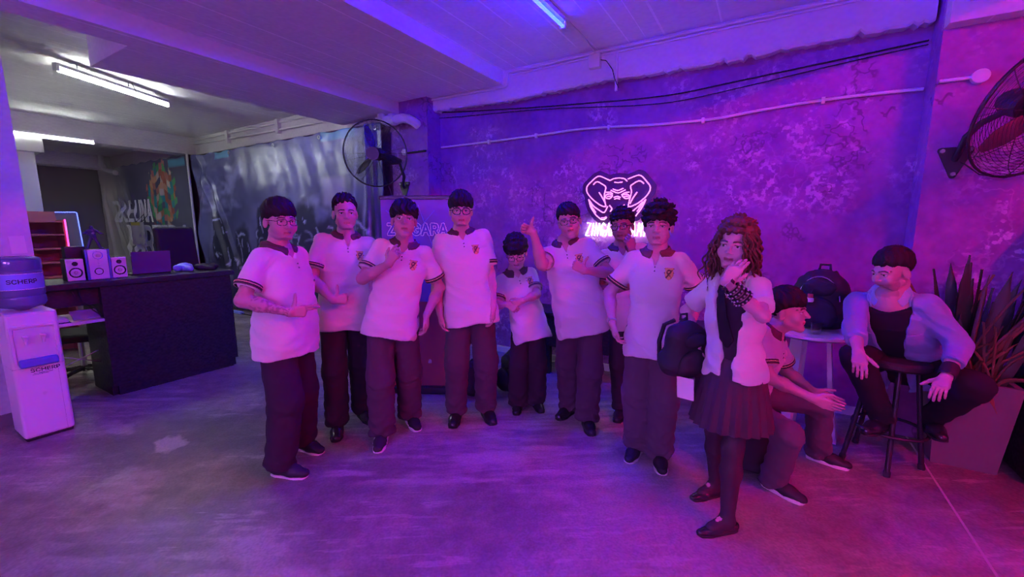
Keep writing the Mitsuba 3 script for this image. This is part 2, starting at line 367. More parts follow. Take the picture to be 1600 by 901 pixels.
# ---------------------------------------------------------------- people
def frame(yaw, pitch=0.0, roll=0.0):
    """Rows left, forward, up of a thing that looks along yaw (degrees, 0 = +x), bowed by pitch, tilted to its left by roll."""
    y, p, r = (math.radians(v) for v in (yaw, pitch, roll))
    F = V(math.cos(y) * math.cos(p), math.sin(y) * math.cos(p), -math.sin(p))
    L = V(-math.sin(y), math.cos(y), 0); U = np.cross(F, L)
    return np.array([L * math.cos(r) - U * math.sin(r), F, U * math.cos(r) + L * math.sin(r)])

def wrinkles(p, seed, k=1.0):
    x, y, z = p[:, 0] * k, p[:, 1] * k, p[:, 2] * k
    a = np.sin(31 * z + 9 * x - 6 * y + 2.2 * np.sin(13 * x + 8 * z + seed) + seed)
    b = np.sin(17 * x - 15 * y + 12 * z + 2.0 * np.sin(19 * z - 7 * y + 2 * seed) + 3 * seed)
    c = np.sin(55 * z + 20 * (x + y) + 2.5 * np.sin(15 * x - 14 * y + seed))
    return (a * b + 0.35 * c * a).astype(f32)

def head_sdf(c, R, s=1.0, w=1.0, jaw=1.0, fat=0.0, nose=1.0, mouth='plain'):
    """A head with its face; c lies between the eyes inside the skull, s scales it."""
    def P(x, y, z): return V(x, y, z)
    I = np.eye(3)
    base = [ellipsoid(P(0, -.018, .036), I, P(.075 * w, .094, .083)),
            ellipsoid(P(0, .028, -.028), I, P(.058 * w, .062, .088)),
            capsule(P(.047 * jaw, .0, -.062), P(.012, .062, -.1), .022 + fat * .3, .017 + fat * .3), capsule(P(-.047 * jaw, .0, -.062), P(-.012, .062, -.1), .022 + fat * .3, .017 + fat * .3),
            capsule(P(-.01, .071, -.103), P(.01, .071, -.103), .015, .015),
            ellipsoid(P(.037 * w, .056, -.036), I, P(.028 + fat, .028, .032)), ellipsoid(P(-.037 * w, .056, -.036), I, P(.028 + fat, .028, .032))]
    ridge = [capsule(P(.014, .085, .018), P(.046, .069, .016), .0105, .009), capsule(P(-.014, .085, .018), P(-.046, .069, .016), .0105, .009)]
    socket = [ellipsoid(P(s_ * .0325, .1, -.001), I, P(.02, .021, .0125)) for s_ in (1, -1)]
    nz = [capsule(P(0, .082, .012), P(0, .103 + .004 * nose, -.028), .008, .0105 * nose), ellipsoid(P(.012 * nose, .092, -.031), I, P(.0085, .011, .0075)), ellipsoid(P(-.012 * nose, .092, -.031), I, P(.0085, .011, .0075))]
    sm = .006 if mouth == 'smile' else 0
    mw = .024 if mouth == 'smile' else .02
    lips = [capsule(P(-mw, .078, -.063 + sm), P(0, .088, -.0595), .0045, .0062), capsule(P(mw, .078, -.063 + sm), P(0, .088, -.0595), .0045, .0062),
            capsule(P(-mw * .8, .078, -.069 + sm * .6), P(mw * .8, .078, -.069 + sm * .6), .005, .005), ellipsoid(P(0, .083, -.071), I, P(.014, .008, .0065))]
    slit = capsule(P(-mw, .0835, -.0655 + sm * .8), P(mw, .0835, -.0655 + sm * .8), .0016, .0016)
    lids = [union([capsule(P(s_ * .0325 - .014, .0785, .006), P(s_ * .0325, .0865, .0092), .0036, .0042), capsule(P(s_ * .0325 + .014, .0765, .005), P(s_ * .0325, .0865, .0092), .0036, .0042)], .003) for s_ in (1, -1)]
    ears = [ellipsoid(P(s_ * .0775 * w, -.012, -.012), np.array([[1, s_ * .35, 0], [-s_ * .35, 1, -.2], [0, .2, 1]]) / 1.07, P(.009, .019, .031)) for s_ in (1, -1)]
    dents = [ellipsoid(P(s_ * .088 * w, -.006, -.008), I, P(.006, .009, .016)) for s_ in (1, -1)]
    A = (R / s).astype(f32); cc = np.asarray(c, f32)
    def f(p):
        q = (p - cc) @ A.T
        d = base[0](q)
        for g in base[1:]: d = smin(d, g(q), .022)
        for g in ridge: d = smin(d, g(q), .012)
        for g in socket: d = smax(d, -g(q), .012)
        for g in nz: d = smin(d, g(q), .008)
        for g in lips: d = smin(d, g(q), .006)
        d = smax(d, -slit(q), .002)
        for g in lids: d = smin(d, g(q), .003)
        for g, e in zip(ears, dents): d = smin(d, smax(g(q), -e(q), .004), .006)
        return d * s
    return f

def skin_color(v, c, R, s, tone, brow=(.035, .02, .016), lip=None, beard=0.0, tattoo=None):
    """Colours of the skin: brows, lips and the shade of a beard on the face."""
    q = (v - c) @ (R / s).T
    col = np.tile(np.asarray(tone, float), (len(v), 1))
    near = (np.abs(q[:, 0]) < .09) & (np.abs(q[:, 2]) < .14) & (q[:, 1] > .02) & (q[:, 1] < .16)
    x, y, z = q.T
    ax = np.abs(x)
    def put(m, c2, a=1.0):
        m = np.clip(m, 0, 1)[:, None] * near[:, None] * a
        col[:] = col * (1 - m) + np.asarray(c2) * m
    if beard:
        put(np.clip((-.045 - z) / .012, 0, 1) * np.clip((.11 - ax) / .01, 0, 1), np.asarray(tone) * .45, beard)
    lip = np.asarray(tone) * (.78, .5, .5) if lip is None else lip
    put(np.clip((.0095 - np.abs(z + .0655)) / .003, 0, 1) * np.clip((.024 - ax) / .004, 0, 1) * (y > .075), lip, .9)
    put(np.clip((.0014 - np.abs(z + .0655)) / .001 + .3, 0, 1) * np.clip((.022 - ax) / .004, 0, 1) * (y > .07), np.asarray(lip) * .25, .8)
    bz = .0235 - np.abs(ax - .03) * .12 + np.where(ax > .04, -(ax - .04) * .35, 0)
    put(np.clip((.0052 - np.abs(z - bz)) / .002, 0, 1) * np.clip((ax - .01) / .003, 0, 1) * np.clip((.055 - ax) / .004, 0, 1), brow, .9)
    put(np.clip((.0026 - np.abs(z - .0058)) / .001, 0, 1) * np.clip((.016 - np.abs(ax - .0325)) / .002, 0, 1), brow, .75)
    if tattoo is not None:
        a, b = tattoo
        u = nrm(b - a); t = (v - a) @ u; d = np.linalg.norm(v - a - t[:, None] * u, axis=1)
        m = (t > .05) & (t < np.linalg.norm(b - a)) & (d < .07)
        k = np.sin(v[:, 0] * 160 + 3 * np.sin(v[:, 2] * 130)) * np.sin(v[:, 2] * 190 + 2 * np.sin(v[:, 1] * 120))
        col[m] = np.where((k[m] > .25)[:, None], col[m] * .62, col[m])
    return np.clip(col, 0, 1)

def hair_sdf(c, R, s, style, seed, w=1.0):
    """A cap of hair over the skull: front, side and nape give its lower edge, puff its thickness, curl the size of its locks."""
    st = dict(front=.052, side=-.005, nape=-.075, puff=.014, top=.018, curl=0.0, amp=.004, part=0.0, sweep=0.0, fwd=.0, rag=.010, taper=.007); st.update(style)
    A = (R / s).astype(f32); cc = np.asarray(c, f32)
    def f(p):
        q = (p - cc) @ A.T
        x, y, z = q.T
        th = np.abs(np.arctan2(x, y + .02))                       # 0 = front, pi = back
        low = np.interp(th, [0, .55, .95, 1.25, 1.6, 2.1, 3.2], [st['front'], st['front'] - .004, st['front'] * .5 + st['side'] * .5 + .008, st['side'] + .012, st['side'], (st['side'] + st['nape']) * .5 - .008, st['nape']]).astype(f32)
        low = low + (st['sweep'] * x / .07 + .5 * st['rag'] * np.sin(x * 95 + 3 * seed + 2 * np.sin(x * 60 + seed)) + .35 * st['rag'] * np.sin(x * 210 + seed) + .25 * st['rag'] * np.sin(x * 430 + 2 * seed)).astype(f32)
        pf = st['puff']; hz = np.clip((z - .0) / .08, 0, 1)
        k = ellipsoid(V(0, -.018 + st['fwd'], .036 + st['top'] * .5), np.eye(3), V(.075 * w + pf, .094 + pf, .083 + pf * .5 + st['top'] * .6))(q)
        if st['curl']:
            m = 2 * math.pi / st['curl']
            wv = np.sin(x * m + 1.3 * np.sin(z * m * .7 + seed)) * np.sin(y * m + 1.3 * np.sin(x * m * .8)) + np.sin(z * m + seed + 1.2 * np.sin(y * m * .9))
        else:
            wv = np.sin(np.arctan2(x, y + .09) * 26 + 40 * z + 2 * np.sin(z * 60 + seed)) + .6 * np.sin(x * 150 + 90 * y + 3 * np.sin(z * 40 + y * 50))
        d = k - st['amp'] * wv.astype(f32) * (.35 + .65 * hz)
        d = smax(d + (st['taper'] * np.exp(-np.maximum(z - low, 0) / .016)).astype(f32), (low - z) * .8, .005)
        if st.get('fade'): d = smax(d, (.03 - z) * .8 - .016 * np.clip(1 - (np.abs(x) - .055) / .02, 0, 1).astype(f32), .01) if st['fade'] == 2 else d
        return d * s
    return f

FING = [(.027, .083, (.041, .025, .02), .0088), (.009, .088, (.045, .028, .021), .009), (-.0095, .085, (.042, .026, .02), .0086), (-.027, .077, (.033, .02, .018), .0078)]
POSES = dict(
    relaxed=dict(curl=[(22, 28, 15), (28, 32, 18), (32, 34, 20), (36, 34, 20)], thumb=((.85, .45, .18), (.96, .12, .2))),
    loose=dict(curl=[(38, 45, 25), (45, 50, 25), (50, 50, 25), (52, 50, 25)], thumb=((.75, .45, .45), (.88, .1, .45))),
    fist=dict(curl=[(82, 98, 55)] * 4, thumb=((.6, .45, .62), (.55, -.55, .62))),
    up=dict(curl=[(82, 98, 55)] * 4, thumb=((.35, .9, .2), (.05, .99, -.1))),
    point=dict(curl=[(4, 6, 4), (12, 16, 8), (75, 90, 45), (80, 95, 50)], thumb=((.3, .92, .2), (.1, .98, .05))),
    horns=dict(curl=[(10, 18, 10), (70, 92, 50), (75, 92, 50), (70, 88, 50)], thumb=((.55, .75, .3), (.9, .35, .1))),
    chin=dict(curl=[(18, 35, 20), (35, 60, 35), (50, 75, 40), (58, 78, 40)], thumb=((.6, .7, .3), (.95, .2, .15))),
    flat=dict(curl=[(4, 6, 4), (6, 8, 4), (6, 9, 5), (10, 10, 5)], thumb=((.7, .65, .2), (.9, .35, .15))),
    cup=dict(curl=[(15, 22, 14), (18, 26, 15), (22, 28, 16), (28, 32, 18)], thumb=((.65, .6, .4), (.9, .25, .35))),
    knee=dict(curl=[(16, 24, 18), (20, 28, 20), (24, 30, 20), (28, 32, 22)], thumb=((.55, .8, .2), (.75, .62, .2))),
)
def hand_parts(W, d, n, right, pose, s=1.0, spread=1.0):
    d = nrm(d); n = nrm(np.asarray(n, float) - (np.asarray(n, float) @ d) * d)
    side = np.cross(d, n) * (1 if right else -1)
    ps = POSES[pose]
    palm, fingers = [], []
    tips = {}
    for i, (lat, up, lens, r) in enumerate(FING):
        k = W + (d * up + side * lat) * s
        palm.append(capsule(W + side * lat * .45 * s, k, .0165 * s, .0135 * s, n, 1.15))
        a = 0.0; p = k; fan = nrm(d + side * lat * 1.6 * spread)
        ch = []
        for j, (ln, cu) in enumerate(zip(lens, ps['curl'][i])):
            a += math.radians(cu)
            q = p + (fan * math.cos(a) + n * math.sin(a)) * ln * s
            ch.append(capsule(p, q, (r - .0006 * j) * s, (r - .0006 * (j + 1)) * s)); p = q
        tips[i] = p
        fingers.append(union(ch, .004))
    (u1, u2) = ps['thumb']
    b = W + (d * .022 + side * .02 + n * .006) * s
    t1 = b + nrm(d * u1[0] + side * u1[1] + n * u1[2]) * (.037 if pose == 'up' else .043) * s
    t2 = t1 + nrm(d * u2[0] + side * u2[1] + n * u2[2]) * (.026 if pose == 'up' else .029) * s
    t3 = t2 + nrm(d * u2[0] + side * u2[1] + n * u2[2] * .8) * .021 * s
    th = union([capsule(b, t1, .0155 * s, .0112 * s), capsule(t1, t2, .0108 * s, .0098 * s), capsule(t2, t3, .0098 * s, .0078 * s)], .006)
    pl = union(palm, .012 * s)
    def f(p):
        m = smin(pl(p), th(p), .01)
        fd = fingers[0](p)
        for g in fingers[1:]: fd = np.minimum(fd, g(p))
        return smin(m, fd, .005)
    return f, W + d * .09 * s, tips, side

TORSO = [(-.18, .153, .116, 0), (-.05, .155, .118, 0), (.06, .148, .110, .0), (.16, .139, .105, .004), (.28, .154, .113, .008), (.37, .150, .110, .004), (.44, .120, .090, -.004), (.50, .070, .070, -.012), (.545, .05, .055, -.016)]

def table(grow, fat=1.0, belly=0.0, s=1.0, cut=None, flare=0.0, wide=1.0):
    out = []
    for t, w, d, o in TORSO:
        k = math.exp(-((t - .1) / .16) ** 2)
        fl = flare * max(0, (.2 - t)) / .35
        out.append((t * s, (w * wide * (1 + (fat - 1) * (.4 + .6 * k))) * s + grow + fl, (d * (1 + (fat - 1) * (.4 + .6 * k)) + belly * k * .5) * s + grow + fl, (o + belly * k * .5) * s))
    return out

def ring(c, axis, r, half, thick, n=40, L=None, F=None, ry=None):
    """A band around axis: closed ring with a flat rectangular section."""
    axis = nrm(axis)
    if L is None:
        L = nrm(np.cross(axis, V(0, 0, 1) if abs(axis[2]) < .9 else V(1, 0, 0)))
    F = np.cross(axis, L); ry = r if ry is None else ry
    a = np.linspace(0, 2 * math.pi, n, endpoint=False)
    v = []
    for dr, h in ((0, -half), (thick, -half * .8), (thick, half * .8), (0, half), (-thick * .6, half), (-thick * .6, -half)):
        v.append(c + np.outer(np.cos(a) * (r + dr), L) + np.outer(np.sin(a) * (ry + dr), F) + axis * h)
    m = len(v); v = np.vstack(v); f = []
    for i in range(m):
        for j in range(n):
            f.append((i * n + j, i * n + (j + 1) % n, ((i + 1) % m) * n + (j + 1) % n, ((i + 1) % m) * n + j))
    return v, np.array(f)

def tube(pts, r, n=8, closed=False, caps=True):
    """A round tube along pts; r may vary."""
    P = np.asarray(pts, float); m = len(P); r = np.broadcast_to(np.asarray(r, float), (m,))
    T = np.roll(P, -1, 0) - np.roll(P, 1, 0) if closed else np.gradient(P, axis=0)
    T /= np.maximum(np.linalg.norm(T, axis=1, keepdims=True), 1e-9)
    u = nrm(np.cross(T[0], V(.3, .2, 1) if abs(T[0][2]) < .9 else V(1, .1, 0)))
    a = np.linspace(0, 2 * math.pi, n, endpoint=False); v = []
    for i in range(m):
        u = nrm(u - (u @ T[i]) * T[i]); w = np.cross(T[i], u)
        v.append(P[i] + r[i] * (np.outer(np.cos(a), u) + np.outer(np.sin(a), w)))
    v = np.vstack(v); f = []
    for i in range(m if closed else m - 1):
        b = ((i + 1) % m) * n
        for j in range(n): f.append((i * n + j, i * n + (j + 1) % n, b + (j + 1) % n, b + j))
    f = np.array(f); f = np.vstack([f[:, [0, 1, 2]], f[:, [0, 2, 3]]])
    if not closed and caps:
        v = np.vstack([v, P[0], P[-1]]); k = len(v)
        j = np.arange(n)
        f = np.vstack([f, np.stack([(j + 1) % n, j, j * 0 + k - 2], 1), np.stack([(m - 1) * n + j, (m - 1) * n + (j + 1) % n, j * 0 + k - 1], 1)])
    return trimesh.Trimesh(v, f, process=False)

def tm(v, f):
    f = np.asarray(f)
    if f.shape[1] == 4: f = np.vstack([f[:, [0, 1, 2]], f[:, [0, 2, 3]]])
    return trimesh.Trimesh(v, f, process=False)
def cat(*ms): return trimesh.util.concatenate([m for m in ms])

def surface_patch(f, O, L, U, F, x0, x1, t0, t1, nx, nt, lift, mask=None):
    """A grid patch laid on the front of the garment f: rays run against F; returns (vertices, faces, local coordinates)."""
    X, Tt = np.meshgrid(np.linspace(x0, x1, nx), np.linspace(t0, t1, nt))
    p = O + X.reshape(-1, 1) * L + Tt.reshape(-1, 1) * U + F * .35
    for _ in range(40): p = p - F * np.clip(f(p.astype(f32)), -.02, .05)[:, None] * .8
    p = p + F * lift
    q = np.arange(nx * nt).reshape(nt, nx)
    fc = np.stack([q[:-1, :-1], q[:-1, 1:], q[1:, 1:], q[1:, :-1]], -1).reshape(-1, 4)
    loc = np.stack([(X.ravel() - x0) / (x1 - x0), (Tt.ravel() - t0) / (t1 - t0)], 1)
    if mask is not None:
        ok = mask(loc[:, 0], loc[:, 1]); fc = fc[ok[fc].all(1)]
    # thickness: a second sheet below
    n = len(p); v = np.vstack([p, p - F * (lift + .003)])
    f2 = np.vstack([fc, fc[:, ::-1] + n])
    e = {}
    for a in fc:
        for i in range(4): e[(a[i], a[(i + 1) % 4])] = 1
    rim = [(a, b) for a, b in e if (b, a) not in e]
    f2 = np.vstack([f2] + [[[b, a, a + n, b + n]] for a, b in rim])
    return v, f2, np.vstack([loc, loc])

def shoe(key, A, yaw, s, style):
    """One shoe: upper, sole and, for trainers, white laces. A: floor point under the ankle."""
    R = frame(yaw); L, F, U = R
    A = np.array([A[0], A[1], A[2] if len(A) > 2 else 0.0])
    def Q(x, y, z): return A + (L * x + F * y + U * z) * s
    st = 0.022 if style in ('trainer', 'sneaker') else .014
    top = .085 if style != 'flat' else .05
    parts = [capsule(Q(0, -.03, .045), Q(0, .09, .036), .041 * s, .043 * s, L, 1.08), capsule(Q(0, .09, .034), Q(0, .165, .028), .044 * s, .034 * s, U, 1.25), ellipsoid(Q(0, -.02, top - .02), R, V(.04, .052, .05) * s)]
    if style == 'flat':
        parts = [capsule(Q(0, -.045, .03), Q(0, .08, .024), .031 * s, .034 * s, U, 1.0), capsule(Q(0, .08, .024), Q(0, .17, .018), .038 * s, .022 * s, U, 1.5)]
    base = union(parts, .03)
    hole = ellipsoid(Q(0, -.01, top + .03), R, V(.034, .048, .05) * s) if style != 'flat' else ellipsoid(Q(0, .0, .07), R, V(.029, .075, .04) * s)
    def f(p):
        d = base(p)
        d = smax(d, -hole(p), .006)
        return smax(d, (A[2] + st * .6 * s - p[:, 2]).astype(f32), .003)
    v, t = polygonize(f, Q(0, .04, .06) - .17 * s, Q(0, .04, .06) + V(.17, .17, .09) * s, .007)
    put(key, (v, t), 'leather_shiny' if style in ('flat', 'dress') else 'shoe_dark', smooth=True)
    a = np.linspace(0, 2 * math.pi, 40, endpoint=False)
    y = .06 + .128 * np.cos(a); hw = np.interp(y, [-.07, -.03, .05, .12, .175, .19], [.026, .037, .04, .047, .033, .02]) * (1.0 if style != 'flat' else .85)
    x = hw * np.sin(a) / np.maximum(np.abs(np.sin(a)), .35)
    pts = [Q(x_, y_, 0) for x_, y_ in zip(x, y)]
    v = []; f_ = []
    for z, g in ((0.0, .97), (st * .25, 1.0), (st * .8, 1.0), (st, .97)):
        v += [A + (p - A) * V(1, 1, 0) * 1.0 * g + (Q(0, .06, 0) - A) * (1 - g) + U * z * s for p in pts]
    n = 40
    for k in range(3):
        for j in range(n): f_.append((k * n + j, k * n + (j + 1) % n, (k + 1) * n + (j + 1) % n, (k + 1) * n + j))
    v += [Q(0, .06, 0), Q(0, .06, st)]
    f_ = [q[::-1] for q in f_]
    tri = [(a_, b_, c_) for q in f_ for a_, b_, c_ in ((q[0], q[1], q[2]), (q[0], q[2], q[3]))]
    for j in range(n): tri += [(j, (j + 1) % n, 4 * n)[::1], (3 * n + (j + 1) % n, 3 * n + j, 4 * n + 1)]
    m = trimesh.Trimesh(np.array(v), np.array(tri), process=False)
    if m.volume < 0: m.invert()
    put(key + '__sole', m, 'sole_white' if style in ('trainer', 'sneaker', 'rim') else 'shoe_dark', smooth=40)
    if style == 'trainer':
        ms = []
        for i in range(5):
            y0 = .05 + i * .017; zz = .079 - i * .0045
            ms.append(tube([Q(-.026, y0, zz - .012), Q(-.01, y0 + .003, zz), Q(.01, y0 + .003, zz), Q(.026, y0, zz - .012)], .0042 * s, 6))
        put(key + '__lace', cat(*ms), 'sole_white', smooth=True)
        ms = [tube([Q(sx * .045, -.0, .04), Q(sx * .0465, .03, .05), Q(sx * .046, .06, .035), Q(sx * .047, .1, .028)], .0055 * s, 6) for sx in (1, -1)]
        put(key + '__side_stripe', cat(*ms), 'sole_white', smooth=True)

def eyes_glasses(key, c, R, s, glasses=None, look=(0, 0)):
    def Q(x, y, z): return c + (R[0] * x + R[1] * y + R[2] * z) * s
    base = trimesh.creation.uv_sphere(radius=.0122 * s, count=[16, 20])
    for i, sx in enumerate((1, -1)):
        d = nrm(R[1] + R[0] * look[0] + R[2] * look[1])
        v = base.vertices.copy(); k = (v / np.linalg.norm(v, axis=1, keepdims=True)) @ d
        col = np.where((k > .975)[:, None], V(.01, .008, .008), np.where((k > .87)[:, None], V(.07, .035, .02), V(.5, .48, .47)))
        put(key + '__eye' + ('' if i == 0 else '_001'), (v + Q(sx * .0325, .0722, .0005), base.faces), 'eye_wet', smooth=True, color=col)
    if glasses:
        hw, hh, rr, rad = glasses.get('w', .024), glasses.get('h', .018), glasses.get('round', 3.0), glasses.get('r', .0019)
        a = np.linspace(0, 2 * math.pi, 36, endpoint=False); ms = []; lens = []
        for sx in (1, -1):
            x = np.sign(np.cos(a)) * np.abs(np.cos(a)) ** (2 / rr) * hw; z = np.sign(np.sin(a)) * np.abs(np.sin(a)) ** (2 / rr) * hh
            pts = [Q(sx * .0335 + x_, .1045 - abs(sx * .0335 + x_) ** 2 * 3.2, z_ - .003) for x_, z_ in zip(x, z)]
            ms.append(tube(pts, rad * s, 6, closed=True))
            lens.append(tm(np.vstack([pts, [np.mean(pts, 0)]]), [(j, (j + 1) % 36, 36) for j in range(36)]))
        ms.append(tube([Q(.0335 - hw, .104, .001), Q(0, .107, .004), Q(-.0335 + hw, .104, .001)], rad * s, 6))
        for sx in (1, -1): ms.append(tube([Q(sx * (.0335 + hw), .094, .002), Q(sx * .074, .07, .004), Q(sx * .082, .0, .002), Q(sx * .081, -.02, -.008)], rad * s, 6))
        put(key + '__eyeglasses', cat(*ms), glasses.get('m', 'frame_black'), smooth=True)
        labels[key + '__eyeglasses'] = {'label': glasses.get('label', 'dark-rimmed eyeglasses')}
        for i, l in enumerate(lens): put(key + '__eyeglasses__lens' + ('' if i == 0 else '_001'), l, 'lens', smooth=False)

def person(key, label, sp):
    labels[key] = {'label': label, 'category': 'person'}
    g = lambda k, d=None: sp.get(k, d)
    seed = g('seed', 1)
    B = frame(sp['face']); L, F, Z = B
    H = g('ht', 1.72); s = H / 1.75; fat, belly, wide = g('fat', 1.0), g('belly', 0.0), g('wide', 1.0)
    hs = g('hs', 1.07) * (.94 + .06 * s)
    c = np.array(sp['eye'], float)                                 # between the eyes, inside the skull
    R = frame(*sp['head'])
    N = np.array(sp['neck'], float); P = np.array(sp['pelvis'], float)
    U = nrm(N - P); tl = np.linalg.norm(N - P); ts = tl / .52
    Lt = nrm(L - (L @ U) * U); Ft = np.cross(U, Lt) * -1; Ft = np.cross(Lt, U) if np.cross(Lt, U) @ F > 0 else -np.cross(Lt, U)
    sh = [N - U * .066 * ts + Lt * sx * .153 * s * wide + Ft * g('shfwd', 0.0) + U * (g('shup', (0, 0))[i]) for i, sx in enumerate((1, -1))]
    Lh = nrm(V(L[0], L[1], 0))
    hip = [P - Z * .03 * s + Lh * sx * .080 * s for sx in (1, -1)]
    l1, l2 = .285 * s, .255 * s
    arm = []
    for i in (0, 1):
        w = np.array(sp['wrist'][i], float)
        h = sp['elbow'][i]; hint = L * h[0] + F * h[1] + Z * h[2]
        e, w = joint(sh[i], w, l1, l2, hint); arm.append((sh[i], e, w))
    t1, t2 = .43 * s, .415 * s
    leg = []
    for i in (0, 1):
        ax, ay, az, toe = sp['ankle'][i]
        a = V(ax, ay, az + .085 * s)
        td = frame(toe)[1]
        kh = sp.get('knee', (None, None))[i]
        hint = td if kh is None else L * kh[0] + F * kh[1] + Z * kh[2]
        k, a2 = joint(hip[i], a, t1, t2, hint); leg.append((hip[i], k, a, toe))
    # ---- skin: trunk, arms, legs; head and hands finer; one surface
    tr = loft(P, U, Lt, Ft, [r for r in table(-.012, fat, belly, ts, wide=wide) if r[0] > -.1])
    prims = [tr]; lb = g('limb', 1.0)
    nk = c + (R[1] * -.03 - R[2] * .085) * hs
    nr = .054 * hs * g('nk', 1.0)
    neck = capsule(N - U * .02 - Ft * .012, nk, nr * 1.1, nr)
    chest = capsule(N - U * .06 + Ft * .02, N - Ft * .01, .07, .055)
    for a, e, w in arm:
        prims += [capsule(a, e, .046 * s * lb * (.6 + .4 * fat), .038 * s * lb), capsule(e, e + (w - e) * .35, .037 * s * lb, .0385 * s * lb * (.7 + .3 * fat)), capsule(e + (w - e) * .35, w, .038 * s * lb * (.7 + .3 * fat), .0255 * s * lb)]
    for h, k, a, toe in leg:
        prims += [capsule(h, k, .072 * s, .045 * s), capsule(k, k + (a - k) * .35, .045 * s, .045 * s), capsule(k + (a - k) * .35, a, .044 * s, .03 * s), capsule(a, a + frame(toe)[1] * .1 * s - Z * .045 * s, .03 * s, .024 * s)]
    body = union(prims + [neck, chest], .03)
    allp = np.array([N, P] + [x for q in arm for x in q] + [x for q in leg for x in q[:3]])
    lo, hi = allp.min(0) - .2, allp.max(0) + .2
    vb = polygonize(body, lo, hi, .0125)
    hd = head_sdf(c, R, hs, **g('face_kw', {}))
    hn = union([hd, capsule(N - U * .01 - Ft * .012, nk, nr * 1.08, nr)], .02)
    vh = polygonize(lambda p: smax(hn(p), -((p - (N + (nk - N) * .25).astype(f32)) @ nrm(nk - N).astype(f32)), .004), np.minimum(c - .16, N), c + .16, g('hres', .0036))
    mesh = [vb, vh]; tips = []
    for i in (0, 1):
        a, e, w = arm[i]; hp = sp['hand'][i]
        d = nrm(w - e) if hp[1] is None else L * hp[1][0] + F * hp[1][1] + Z * hp[1][2]
        nn = L * hp[2][0] + F * hp[2][1] + Z * hp[2][2]
        hf, hc, tp, side = hand_parts(w, nrm(d), nn, i == 1, hp[0], .95 * s * g('hands', 1.0))
        fa = capsule(w - nrm(w - e) * .05, w, .0275 * s * lb, .0256 * s * lb)
        hu = lambda p, hf=hf, fa=fa: smin(hf(p), fa(p), .014)
        mesh.append(polygonize(hu, np.minimum(w, hc) - .13, np.maximum(w, hc) + .13, .0034)); tips.append((w, hc, tp))
    v, t = fuse(mesh)
    tat = (arm[1][1], arm[1][2]) if g('tattoo') else None
    col = skin_color(v, c, R, hs, np.asarray(g('tone', SKIN)) * V(.80, .70, 1.0), beard=g('beard', 0), tattoo=tat, lip=g('lip'))
    put(key + '__body', (v, t), 'skin', smooth=True, color=col)
    eyes_glasses(key, c, R, hs, g('glasses'), g('look', (0, 0)))
    # ---- hair
    if g('hair') is not None:
        hf = hair_sdf(c, R, hs, sp['hair'], seed, g('face_kw', {}).get('w', 1.0))
        vv = polygonize(hf, c - .17, c + .19, .005)
        put(key + '__hair', vv, 'hair_dark', smooth=True)
    # ---- upper garment
    kind = g('top', 'polo'); grow = g('grow', .016)
    hem = g('hem', -.16)
    tb = table(grow, fat, belly, ts, flare=g('flare', .018), wide=wide)
    tb = [r for r in tb if r[0] > hem * ts + .01]; w0 = [np.interp(hem * ts, [r[0] for r in table(grow, fat, belly, ts, flare=g('flare', .018), wide=wide)], [r[i] for r in table(grow, fat, belly, ts, flare=g('flare', .018), wide=wide)]) for i in (1, 2, 3)]
    tb = [(hem * ts, *w0)] + tb
    tor = loft(P, U, Lt, Ft, tb, n=2.5, k=.012)
    sf, sr = g('sleeve', .73), g('sleeve_r', (.058, .068))
    shp, cuffs = [], []
    for a, e, w in arm:
        if sf <= 1:
            end = a + (e - a) * sf
            cone = capsule(a + nrm(a - N) * .0, end + (e - a) * .15, sr[0] * s, sr[1] * s * 1.02)
            ax = nrm(e - a)
            shp.append(lambda p, cone=cone, end=end, ax=ax: smax(cone(p), (p - end.astype(f32)) @ ax.astype(f32), .006))
            cuffs.append((end, ax, sr[1] * s))
        else:
            end = e + (w - e) * (sf - 1); ax = nrm(w - e)
            c1 = capsule(a, e, sr[0] * s, sr[1] * s); c2 = capsule(e, end + ax * .05, sr[1] * s, sr[1] * s * .82)
            shp.append(lambda p, c1=c1, c2=c2, end=end, ax=ax: smin(c1(p), smax(c2(p), (p - end.astype(f32)) @ ax.astype(f32), .006), .02))
            cuffs.append((end, ax, sr[1] * s * .84))
    yoke = [capsule(N - U * .034 * ts, a - U * .006, .042, sr[0] * .88 * s) for a, e, w in arm]
    amp = g('fold', .0062)
    tn = tl - .005; vl = g('vneck', .10)
    P32, U32, L32, F32 = P.astype(f32), U.astype(f32), Lt.astype(f32), Ft.astype(f32)
    def top(p):
        d = smin(tor(p), smin(yoke[0](p), yoke[1](p), .03), .035)
        x = (p - P32) @ L32; t_ = (p - P32) @ U32; y = (p - P32) @ F32
        d = smax(d, t_ - tn - .012 + .03 * np.clip(y / .06, -.3, 1), .008)
        if kind in ('polo', 'blouse'):
            wv = np.maximum((t_ - (tn - vl)) * .42, 0) - np.abs(x)
            d = np.where(y > .0, smax(d, np.minimum(wv, (t_ - (tn - vl))), .003), d)
        if kind in ('open', 'blouse'):
            ow, oc = g('open', (.05, .0))
            wv = (ow + .10 * np.clip(t_ / tn, 0, 1) * (1 if kind == 'open' else .1) * (t_ / tn - .3) + g('openlow', 0.0) * np.clip(.25 - t_, 0, 1)) - np.abs(x - oc)
            d = np.where(y > -.02, smax(d, wv, .004), d)
        d = smax(d, hem * ts + g('hemcurve', .01) * np.cos(x / .1) - t_, .006)
        for q in shp: d = smin(d, q(p), .03)
        return d + amp * wrinkles(p, seed)
    pts = np.array([P + U * hem * ts, N, *[a for a, _, _ in arm], *[q[0] for q in cuffs]])
    lo, hi = pts.min(0) - .24, pts.max(0) + .16
    put(key + '__' + g('top_name', 'polo_shirt'), polygonize(top, lo, hi, .0092), g('top_mat', 'cloth_white'), smooth=True)
    tk = key + '__' + g('top_name', 'polo_shirt')
